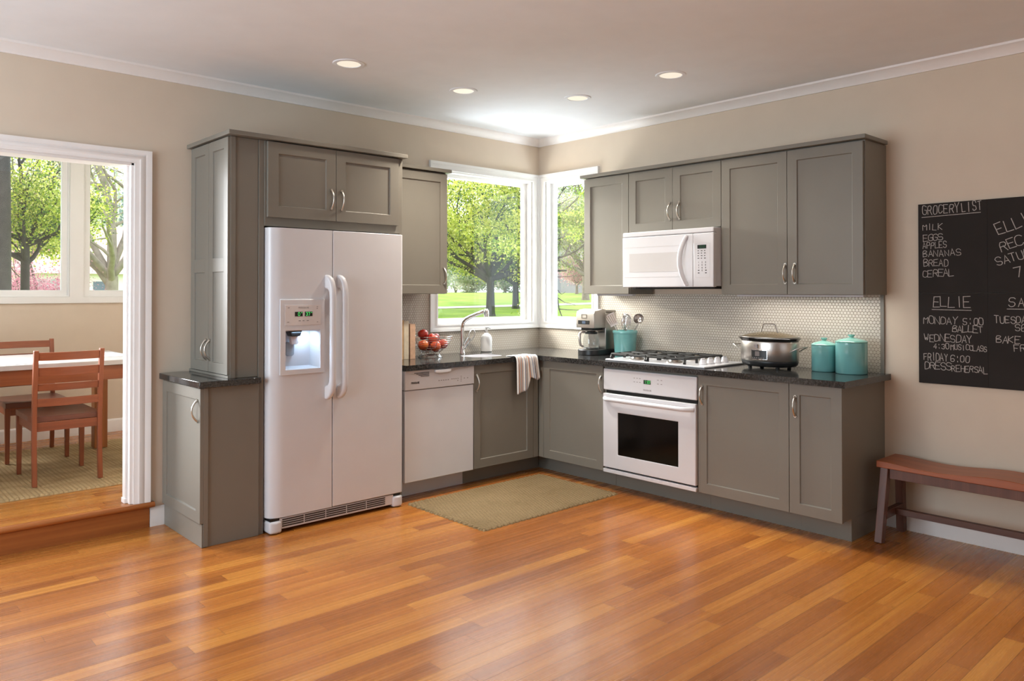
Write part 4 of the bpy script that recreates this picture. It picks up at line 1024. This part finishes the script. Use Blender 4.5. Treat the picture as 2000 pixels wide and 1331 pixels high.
chalk('g', [('GROCERY', 3.187, 1.852, .05, .19, .0045, .02), ('LIST', 3.394, 1.855, .052, .095, .0045, .02), ('MILK', 3.187, 1.762, .034, .1, .004, 0), ('EGGS', 3.189, 1.7, .036, .103, .004, .02),
            ('APPLES', 3.186, 1.655, .035, .125, .004, .02), ('BANANAS', 3.186, 1.607, .035, .197, .004, .02), ('BREAD', 3.19, 1.552, .039, .131, .004, .02), ('CEREAL', 3.184, 1.492, .039, .163, .004, .02)],
      [((3.18, 1.838), (3.486, 1.846))])
chalk('e', [('ELLIE', 3.242, 1.318, .056, .188, .0048, 0), ('MONDAY', 3.187, 1.222, .04, .178, .0042, 0), ('5:00', 3.394, 1.222, .038, .1, .0042, 0), ('BALLET', 3.34, 1.178, .036, .153, .0042, 0),
            ('WEDNESDAY', 3.191, 1.12, .04, .246, .0042, 0), ('4:30', 3.24, 1.08, .03, .08, .004, 0), ('MUSIC', 3.332, 1.078, .03, .09, .004, 0), ('CLASS', 3.427, 1.076, .028, .083, .004, 0),
            ('FRIDAY', 3.189, 1.01, .04, .125, .0042, 0), ('6:00', 3.33, 1.01, .036, .095, .0042, 0), ('DRESS', 3.192, .96, .04, .14, .0042, 0), ('REHERSAL', 3.336, .955, .034, .176, .004, 0)],
      [((3.232, 1.303), (3.437, 1.301))])
chalk('r', [('ELLIE', 3.572, 1.712, .064, .2, .005, .36), ('RECITAL', 3.588, 1.625, .052, .25, .0046, .32), ('SATURDAY', 3.566, 1.545, .046, .27, .0046, .3), ('7:00', 3.652, 1.48, .055, .15, .0055, .2)])
chalk('s', [('SA', 3.618, 1.322, .05, None, .0048, 0), ('TUESDA', 3.549, 1.236, .037, .15, .0042, 0), ('S6', 3.645, 1.192, .034, .05, .0042, 0), ('BAKE', 3.558, 1.128, .037, .108, .0042, 0), ('FR', 3.641, 1.084, .034, .052, .0042, 0)],
      [((3.608, 1.312), (3.71, 1.312))])

# ------------------------------------------------------------------ bench
t = thing('bench', 'brown wooden saddle bench against the right wall under the chalkboard', 'bench', (-.2, -3.65, 0))
mb = MB(); n = 40; y0, y1 = -3.045, -4.25; vs = []
for i in range(n+1):
    q = i/n; y = y0 + (y1-y0)*q; dip = .016*(.5-.5*math.cos(4*PI*q))*.5 + .02*math.sin(PI*q)**2*.0
    zt = .452 - .02*math.sin(PI*min(1, q*2))**2*.9 if q < .5 else .452 - .02*math.sin(PI*(2*q-1))**2*.9
    for x, z in ((-.335, zt), (-.065, zt), (-.065, zt*.0+.414-.006*math.sin(PI*q)), (-.335, .414-.006*math.sin(PI*q))): vs.append((x, y, z))
fs = [(0, 1, 2, 3), (4*n, 4*n+3, 4*n+2, 4*n+1)]
for i in range(n):
    for k in range(4): fs.append((4*i+k, 4*i+(k+1) % 4, 4*i+4+(k+1) % 4, 4*i+4+k))
mb.add(vs, fs); mb.build('seat', 'bench_wood', t, bevel=.004)
for yy, s in ((-3.085, 1), (-4.21, -1)):
    for xt, xb in ((-.3, -.362), (-.1, -.048)):
        MB().bar((xb, yy + s*.012, 0.0), (xt, yy - s*.0, .413), .05, .042, (1, 0, 0)).build('leg', 'bench_leg_wood', t, bevel=.003)
    MB().box((-.328, yy-.016, .13), (-.08, yy+.016, .175)).build('cross_rail', 'bench_rail_wood', t, bevel=.002)
MB().box((-.312, -4.19, .355), (-.288, -3.11, .412)).build('apron', 'bench_leg_wood', t, bevel=.002)
MB().box((-.112, -4.19, .355), (-.088, -3.11, .412)).build('apron', 'bench_leg_wood', t, bevel=.002)
MB().box((-.215, -4.2, .1355), (-.185, -3.1, .17)).build('stretcher', 'bench_rail_wood', t, bevel=.002)

# ------------------------------------------------------------------ rugs
def rug(name, lab, x0, x1, y0, y1, z0, pitch, amp, m, diag):
    nx, ny = int((x1-x0)/(pitch/4)), int((y1-y0)/(pitch/4))
    X, Y = np.meshgrid(np.linspace(0, x1-x0, nx+1), np.linspace(0, y1-y0, ny+1), indexing='ij')
    w = 2*np.pi/pitch
    hgt = np.abs(np.sin(w*.5*(X+x0 + ((Y+y0)*.55 if diag else 0))))*np.abs(np.sin(w*.5*(Y+y0)))
    hgt = amp*(hgt + .3*RNG.random(X.shape))
    ed = np.minimum(np.minimum(X, (x1-x0)-X), np.minimum(Y, (y1-y0)-Y)); fall = np.clip(ed/.008, 0, 1)**.5
    Z = z0 + .0006 + fall*(.008 + hgt)
    jx = .004*np.sin(Y*w*.5)*(ed < .01) + RNG.normal(0, .001, X.shape); jy = .004*np.sin(X*w*.5)*(ed < .01) + .008*np.sin(X*4.)*(1-np.clip(ed/.2, 0, 1))*0
    V = np.stack([X+x0+jx, Y+y0+jy, Z], -1).reshape(-1, 3)
    I = np.arange((nx+1)*(ny+1)).reshape(nx+1, ny+1)
    Fc = np.stack([I[:-1, :-1], I[1:, :-1], I[1:, 1:], I[:-1, 1:]], -1).reshape(-1, 4)
    me = bpy.data.meshes.new(name); o_ = np.array([(x0+x1)/2, (y0+y1)/2, z0])
    me.from_pydata((V-o_).tolist(), [], Fc.tolist()); me.materials.append(M[m]); me.shade_smooth()
    o = bpy.data.objects.new(name, me); COL.objects.link(o); o.location = o_; return tag(o, lab, 'rug')
rug('rug', 'small woven jute rug on the kitchen floor in front of the dishwasher', -1.873, -.648, -1.433, -.657, 0, .024, .006, 'jute', True)
rug('rug', 'large jute rug under the dining table in the next room', -5.6, -2.3, .548, 2.2, FD, .03, .005, 'jute_dining', False)

# ------------------------------------------------------------------ dining furniture
RZ = FD + .0156
t = thing('dining_table', 'wooden dining table with a pale top beyond the doorway', 'table', (-3.9, 1.47, RZ))
MB().box((-4.9, .985, .892), (-2.985, 1.955, .927)).build('table_top', 'table_top', t, bevel=.004)
MB().box((-4.83, 1.03, .79), (-3.04, 1.055, .8915)).build('apron', 'table_wood_x', t, bevel=.002)
MB().box((-4.83, 1.885, .79), (-3.04, 1.91, .8915)).build('apron', 'table_wood_x', t, bevel=.002)
MB().box((-3.06, 1.04, .79), (-3.035, 1.9, .8915)).build('apron', 'table_wood_x', t, bevel=.002)
for x in (-3.115, -4.86):
    for y in (1.005, 1.84): MB().box((x, y, RZ), (x+.095, y+.095, .8916)).build('leg', 'table_wood', t, bevel=.003)
for (x0, x1, y0, y1), lab in (((-3.35, -3.02, 1.28, 1.72), 'white linen place mat at the right end of the dining table'),
                              ((-4.05, -3.62, 1.04, 1.36), 'white linen place mat on the dining table behind the near chair')):
    o = MB().box((x0, y0, .9274), (x1, y1, .9304)).build('place_mat', 'linen', org=((x0+x1)/2, (y0+y1)/2, .9274), bevel=.001); tag(o, lab, 'place mat', 'white place mats')
# chair built facing +y with its seat centre at the origin
t = thing('dining_chair', 'reddish brown ladder-back wooden chair on the near side of the dining table', 'chair', (0, 0, 0), 'wooden dining chairs')
W2 = .203; hb = -.235; hf = .235
def post(s):
    x = s*(W2-.013); pts = [(hb-.02, 0), (hb, .22), (hb, .44), (hb-.012, .6), (hb-.045, .865)]; mb = MB(); k = len(pts); vs = []
    for y, z in pts: vs += [(x-.014, y-.016, z), (x+.014, y-.016, z), (x+.014, y+.016, z), (x-.014, y+.016, z)]
    fs = [(0, 3, 2, 1), tuple(4*(k-1)+i for i in range(4))]
    for i in range(k-1): fs += [(4*i+j, 4*i+(j+1) % 4, 4*i+4+(j+1) % 4, 4*i+4+j) for j in range(4)]
    mb.add(vs, fs); return mb
for s in (-1, 1):
    post(s).build('leg', 'chair_wood', t, bevel=.003)
    MB().add([(s*(W2-.012)+dx*k, hf-.016+dy*k, z) for z, k in ((0, .013), (.4, .017)) for dx, dy in ((-1,-1),(1,-1),(1,1),(-1,1))], [(0,3,2,1),(4,5,6,7),(0,1,5,4),(1,2,6,5),(2,3,7,6),(3,0,4,7)]).build('leg', 'chair_wood', t, bevel=.002)
for z0, z1 in ((.8, .852), (.7, .755), (.605, .65), (.505, .555)):
    k = 10; vs = []
    for i in range(k+1):
        q = i/k; x = -W2+.026 + (2*W2-.052)*q
        for z in (z0, z1):
            yb = hb - .012 - .033*max(0, (z-.6)/.265) - .022*math.sin(PI*q)
            vs += [(x, yb-.008, z), (x, yb+.008, z)]
    mb = MB(); fs = [(0, 1, 3, 2), (4*k, 4*k+2, 4*k+3, 4*k+1)]
    for i in range(k): a = 4*i; b = a+4; fs += [(a, b, b+1, a+1), (a+2, a+3, b+3, b+2), (a, a+2, b+2, b), (a+1, b+1, b+3, a+3)]
    mb.add(vs, fs); mb.build('slat', 'chair_wood_x', t, bevel=.0015)
mb = MB(); nx = 8; ny = 8; vs = []
for zz in (0, 1):
    for i in range(nx+1):
        for j in range(ny+1):
            u = i/nx*2-1; v = j/ny*2-1; dip = .012*(1-u*u)*(1-v*v) if zz else 0
            vs.append((u*(W2+.004 - (.02 if v < -.8 else 0)), v*.238 + .012, .402 + .036*zz - dip))
w = (nx+1)*(ny+1); I = lambda z, i, j: z*w + i*(ny+1) + j; fs = []
for i in range(nx):
    for j in range(ny): fs += [(I(0,i,j), I(0,i,j+1), I(0,i+1,j+1), I(0,i+1,j)), (I(1,i,j), I(1,i+1,j), I(1,i+1,j+1), I(1,i,j+1))]
for i in range(nx): fs += [(I(0,i,0), I(0,i+1,0), I(1,i+1,0), I(1,i,0)), (I(0,i,ny), I(1,i,ny), I(1,i+1,ny), I(0,i+1,ny))]
for j in range(ny): fs += [(I(0,0,j), I(1,0,j), I(1,0,j+1), I(0,0,j+1)), (I(0,nx,j), I(0,nx,j+1), I(1,nx,j+1), I(1,nx,j))]
mb.add(vs, fs); mb.build('seat', 'seat_wood', t, bevel=.003)
for a, b in (((-W2+.02, hb-.004, .345), (W2-.02, hb+.014, .4015)), ((-W2+.02, hf-.026, .345), (W2-.02, hf-.008, .4015)),
             ((-W2+.006, hb+.01, .345), (-W2+.022, hf-.02, .4015)), ((W2-.022, hb+.01, .345), (W2-.006, hf-.02, .4015))):
    MB().box(a, b).build('seat_rail', 'chair_wood_x', t, bevel=.0015)
t.location = (-3.54, 1.03, RZ)
clone(t, (-3.54, 1.88, RZ), PI, 'reddish brown ladder-back wooden chair on the far side of the dining table, facing the kitchen')

# ------------------------------------------------------------------ outdoors
def gz(x, y):
    q = ((x+y)/math.sqrt(2) - 38)/40; q = min(1, max(0, q)); return -.25 + 1.5*q*q*(3-2*q)
n = 90; xs = np.linspace(-60, 150, n+1); ys = np.linspace(-60, 170, n+1)
V = [(x, y, gz(x, y)) for x in xs for y in ys]; Fc = []
for i in range(n):
    for j in range(n):
        cx, cy = (xs[i]+xs[i+1])/2, (ys[j]+ys[j+1])/2
        if -11 < cx < 4 and -11 < cy < 5: continue
        a = i*(n+1)+j; Fc.append((a, a+n+1, a+n+2, a+1))
o = MB().add(V, Fc).build('ground', 'lawn'); struct(o)
def strip(name, lab, cat, pts, wd, m):
    mb = MB(); vs = []; P = []
    for (a, b) in zip(pts, pts[1:]):
        for i in range(12): P.append(((a[0]*(12-i)+b[0]*i)/12, (a[1]*(12-i)+b[1]*i)/12))
    P.append(pts[-1])
    for i, p in enumerate(P):
        a = P[max(0, i-1)]; b = P[min(len(P)-1, i+1)]; dx, dy = b[0]-a[0], b[1]-a[1]; L = math.hypot(dx, dy); nx, ny = -dy/L*wd/2, dx/L*wd/2
        for s in (-1, 1): vs.append((p[0]+s*nx, p[1]+s*ny, gz(p[0]+s*nx, p[1]+s*ny)+.03))
    mb.add(vs, [(2*i, 2*i+1, 2*i+3, 2*i+2) for i in range(len(P)-1)]); return tag(mb.build(name, m, org=(P[0][0], P[0][1], 0)), lab, cat)
strip('path', 'pale concrete path crossing the lawn beyond the sink window', 'path', [(14, 48), (30, 42.5), (44, 36.5), (70, 27)], 1.9, 'concrete')
strip('driveway', 'pale driveway leading to the grey house beyond the corner window', 'path', [(70.5, 31), (66, 40), (62.5, 51)], 5.0, 'concrete')

def leaves(name, mat, parent, C, size):
    C = np.asarray(C, dtype=np.float32); N = len(C); off = np.array(WL[parent.name])
    a = RNG.normal(size=(N, 3)); a /= np.linalg.norm(a, axis=1, keepdims=True); b = RNG.normal(size=(N, 3)); b -= a*(a*b).sum(1, keepdims=True); b /= np.linalg.norm(b, axis=1, keepdims=True)
    s = (size*(.6 + .8*RNG.random((N, 1)))); Cc = C - off
    V = np.stack([Cc - a*s*.5, Cc + b*s*.3, Cc + a*s*.5, Cc - b*s*.3], 1).reshape(-1, 3).astype(np.float32)
    me = bpy.data.meshes.new(name); me.vertices.add(4*N); me.vertices.foreach_set('co', V.ravel()); me.loops.add(4*N); me.loops.foreach_set('vertex_index', np.arange(4*N, dtype=np.int32))
    me.polygons.add(N); me.polygons.foreach_set('loop_start', np.arange(0, 4*N, 4, dtype=np.int32)); me.polygons.foreach_set('loop_total', np.full(N, 4, dtype=np.int32)); me.update(); me.validate()
    me.materials.append(M[mat]); o = bpy.data.objects.new(name, me); COL.objects.link(o); o.parent = parent; WL[o.name] = Vector(off); return o
def tree(lab, cat, x, y, r0, h0, H_, spread, mats, nleaf, lsize, bark='bark', depth=3, nb=6, lean=(0, 0), first=None, name='tree', crown=None, group=None, sig=.55, fork=False, droop=False, elr=None, boughs=(), clump=.45, side=None):
    z0 = gz(x, y) - .05; t = thing(name, lab, cat, (x, y, z0), group); base = Vector((x, y, z0)); tips = []; mb = MB()
    def grow(p, d, L, r, dep):
        pts = [p]; rs = [r]; k = 5; q = p.copy(); dd = d.copy()
        for i in range(k):
            dd = (dd + Vector((random.gauss(0, .13), random.gauss(0, .13), random.gauss(.03, .08)))).normalized(); q = q + dd*L/k; pts.append(q.copy()); rs.append(r*(1 - .62*(i+1)/k))
        mb.tube(pts, rs, 7 if dep > 1 else 5, caps=False)
        if dep <= 2: tips.extend(pts[2:])
        if dep == 0: return
        for i in range(3 if dep > 1 else 4):
            at = pts[random.randint(2, k)]; a = Vector((random.gauss(0, 1), random.gauss(0, 1), random.gauss(.25, .6))).normalized()
            grow(at, (dd*.75 + a*.8).normalized(), L*random.uniform(.5, .75), r*.45, dep-1)
    top = base + Vector((lean[0], lean[1], h0)); mb.tube([base - Vector((0, 0, .2)), base + Vector((0, 0, .25)), base + (top-base)*.5, top], [r0*1.55, r0*1.12, r0*.98, r0*.9], 14, caps=False)
    for i in range(nb):
        an = 2*PI*i/nb + random.uniform(-.3, .3) + (first or 0); el = random.uniform(.12 if droop else .35, 1.1) if not fork else random.uniform(.7, 1.25)
        if elr: el = random.uniform(*elr)
        d = Vector((math.cos(an)*math.cos(el), math.sin(an)*math.cos(el), math.sin(el))); L = spread*random.uniform(.75, 1.05)
        grow(top - Vector((0, 0, random.uniform(0, h0*.18))), d, L, r0*.58, depth-1)
    for h_, an, el, L in boughs: grow(base + Vector((0, 0, h_)), Vector((math.cos(an)*math.cos(el), math.sin(an)*math.cos(el), math.sin(el))), L, r0*.3, 1)
    grow(top, Vector((lean[0]*.1, lean[1]*.1, 1)).normalized(), H_-h0, r0*.75, depth-1)
    mb.build('trunk', bark, t, smooth=80, flip=False)
    T_ = np.array([tuple(p) for p in tips])
    for mat, share in mats:
        N = int(nleaf*share); sel = RNG.permutation(len(T_))[:max(3, int(len(T_)*clump))]; idx = sel[RNG.integers(0, len(sel), N)]
        C = T_[idx] + RNG.normal(0, sig, (N, 3))*np.array([1, 1, .6])
        if side is not None: C = C[(C[:, 0]-x)*.737 - (C[:, 1]-y)*.675 < side]      # crown cut back on its right-hand side
        leaves('foliage', mat, t, C, lsize)
    return t
# through the sink window
tree('broad shade tree with a dark trunk in the middle of the sink window', 'tree', 28.07, 32.8, .27, 2.7, 11.5, 6.4, [('leaf_bright', .7), ('leaf_green', .2), ('leaf_dark', .1)], 90000, .15, 'bark_dark', nb=11, sig=.5, droop=True, side=3.4)
tree('dark leafy tree right of the main tree in the sink window', 'tree', 34.74, 37.56, .24, 2.2, 10.5, 3.6, [('leaf_dark', .75), ('leaf_green', .25)], 50000, .17, 'bark_dark', nb=8, sig=.5, droop=True, side=2.5)
# through the corner window
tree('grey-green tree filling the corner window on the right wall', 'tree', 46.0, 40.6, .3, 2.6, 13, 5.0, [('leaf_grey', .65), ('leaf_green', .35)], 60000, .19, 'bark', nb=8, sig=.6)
tree('pink flowering tree in front of the grey house', 'tree', 53.6, 48.6, .14, 1.0, 4.6, 2.4, [('leaf_pink', .7), ('leaf_grey', .3)], 20000, .14, 'bark', nb=7, depth=2, sig=.5)
tree('young maple whose low bough hangs across the top of the corner window', 'tree', 15.3, 11.55, .1, 4.3, 5.4, 1.9, [('leaf_green', .8), ('leaf_bright', .2)], 14000, .1, 'bark', nb=7, depth=2, sig=.2, elr=(.1, .35), clump=.8)
# through the dining room windows
tree('tall dark-trunked tree at the left edge of the dining window', 'tree', -2.78, 8.97, .29, 7.5, 12, 2.4, [('leaf_dark', .7), ('leaf_green', .3)], 34000, .08, 'bark_dark', nb=4, depth=2, sig=.3, boughs=[(1.9+.42*i, PI+random.uniform(-.3, .3), random.uniform(-.1, .35), random.uniform(2.2, 3.4)) for i in range(9)])  # low left boughs, out of view, added to shade the dining windows
tree('light-barked tree forking low in the right dining window', 'tree', 1.74, 19.26, .19, 2.15, 8.8, 3.4, [('leaf_green', .4), ('leaf_bright', .6)], 5000, .08, 'bark_pale', nb=7, depth=4, sig=.16, fork=True)
tree('bright green maple in the left dining window', 'tree', -2.15, 9.75, .07, 2.55, 4.2, 1.1, [('leaf_green', .5), ('leaf_bright', .35), ('leaf_dark', .15)], 22000, .046, 'bark_dark', nb=9, depth=3, sig=.16, elr=(0., .9))
tree('bright yellow-green tree behind the maple in the left dining window', 'tree', .6, 24.6, .14, 3.4, 7.6, 1.8, [('leaf_bright', .8), ('leaf_green', .2)], 24000, .1, 'bark', nb=8, depth=2, sig=.45, elr=(.2, 1.))
tree('low pink blossom tree in the left dining window', 'tree', -.1, 19.5, .08, .8, 3.0, 1.25, [('leaf_pink', 1.)], 24000, .05, 'bark', nb=9, depth=2, sig=.28)
def bush(lab, x, y, rx, h, mat, nl, ls, group):
    z0 = gz(x, y); t = thing('bush', lab, 'bush', (x, y, z0), group); mb = MB()
    for k in range(6):
        a = 2*PI*k/6; mb.tube([(x, y, z0-.1), (x+rx*.3*math.cos(a), y+rx*.3*math.sin(a), z0+h*.4), (x+rx*.55*math.cos(a), y+rx*.55*math.sin(a), z0+h*.75)], [.12, .08, .03], 5)
    mb.build('stem', 'bark_pale', t)
    d = RNG.normal(size=(nl, 3)); d /= np.linalg.norm(d, axis=1, keepdims=True); d *= RNG.random((nl, 1))**.35; lump = 1 + .22*np.sin(d[:, :1]*7+x)*np.cos(d[:, 2:3]*6+y)
    leaves('foliage', mat, t, np.stack([x + d[:, 0]*rx*lump[:, 0], y + d[:, 1]*rx*lump[:, 0], z0 + h*.5 + d[:, 2]*h*.5*lump[:, 0]], 1), ls)
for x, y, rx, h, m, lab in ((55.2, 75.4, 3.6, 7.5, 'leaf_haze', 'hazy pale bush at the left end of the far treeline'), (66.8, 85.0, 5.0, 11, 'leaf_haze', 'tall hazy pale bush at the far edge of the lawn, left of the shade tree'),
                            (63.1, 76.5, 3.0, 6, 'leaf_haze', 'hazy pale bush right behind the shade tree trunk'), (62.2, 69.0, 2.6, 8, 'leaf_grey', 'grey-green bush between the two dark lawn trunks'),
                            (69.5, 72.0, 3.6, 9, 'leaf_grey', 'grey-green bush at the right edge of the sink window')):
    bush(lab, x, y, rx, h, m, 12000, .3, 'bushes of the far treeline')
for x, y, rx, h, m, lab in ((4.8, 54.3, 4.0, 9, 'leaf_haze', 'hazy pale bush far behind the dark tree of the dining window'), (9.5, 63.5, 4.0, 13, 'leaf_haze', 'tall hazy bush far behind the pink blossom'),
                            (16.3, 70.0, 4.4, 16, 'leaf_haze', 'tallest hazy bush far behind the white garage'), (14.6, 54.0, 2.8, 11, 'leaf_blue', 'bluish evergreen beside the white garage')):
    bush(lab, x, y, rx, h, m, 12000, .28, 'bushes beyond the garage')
# white garage with a pinkish roof behind the dining window
hx, hy = 8.0, 43.0; z = gz(hx, hy)
t = thing('garage', 'white garage with a pinkish roof beyond the dining window', 'house', (hx, hy, z))
MB().box((hx-4.5, hy-2.5, z), (hx+1.6, hy+3, z+2.75)).build('wall', 'house_white', t)
MB().prism(F_((hx-5, 0, 0), (0, 1, 0), (0, 0, 1)), [(hy-3.0, z+2.6), (hy+3.4, z+2.6), (hy+.2, z+5.4)], 0, 7.0).build('roof', 'roof_pink', t)
MB().box((hx-4.2, hy-2.55, z), (hx-2.2, hy-2.5, z+2.3)).build('garage_door', 'house_grey', t)
MB().box((hx-1.4, hy-2.55, z+1.1), (hx-.7, hy-2.5, z+2.2)).build('window', 'glass_blue', t)
# grey house with a garage behind the corner window
hx, hy = 62.0, 56.0; z = gz(hx, hy)
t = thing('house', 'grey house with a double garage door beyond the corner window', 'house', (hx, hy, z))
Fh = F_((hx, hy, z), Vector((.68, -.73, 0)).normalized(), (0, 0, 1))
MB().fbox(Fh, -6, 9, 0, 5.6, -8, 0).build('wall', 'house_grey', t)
MB().prism(F_(Fh(-6.6, 0, 0), Fh.n*-1, (0, 0, 1)), [(-.6, 5.5), (8.6, 5.5), (4, 8.6)], -16.2 if Fh.n.cross(Vector((0,0,1))).dot(Fh.u) > 0 else 0, 0 if Fh.n.cross(Vector((0,0,1))).dot(Fh.u) > 0 else 16.2).build('roof', 'house_dark', t)
MB().fbox(Fh, -2.6, 2.0, 0, 2.5, .0, .06).build('garage_door', 'house_dark', t)
MB().fbox(Fh, -2.0, -.6, 3.4, 4.6, .0, .06).build('window', 'glass_blue', t)
MB().fbox(Fh, 3.2, 4.8, 3.4, 4.6, .0, .06).build('window', 'glass_blue', t)
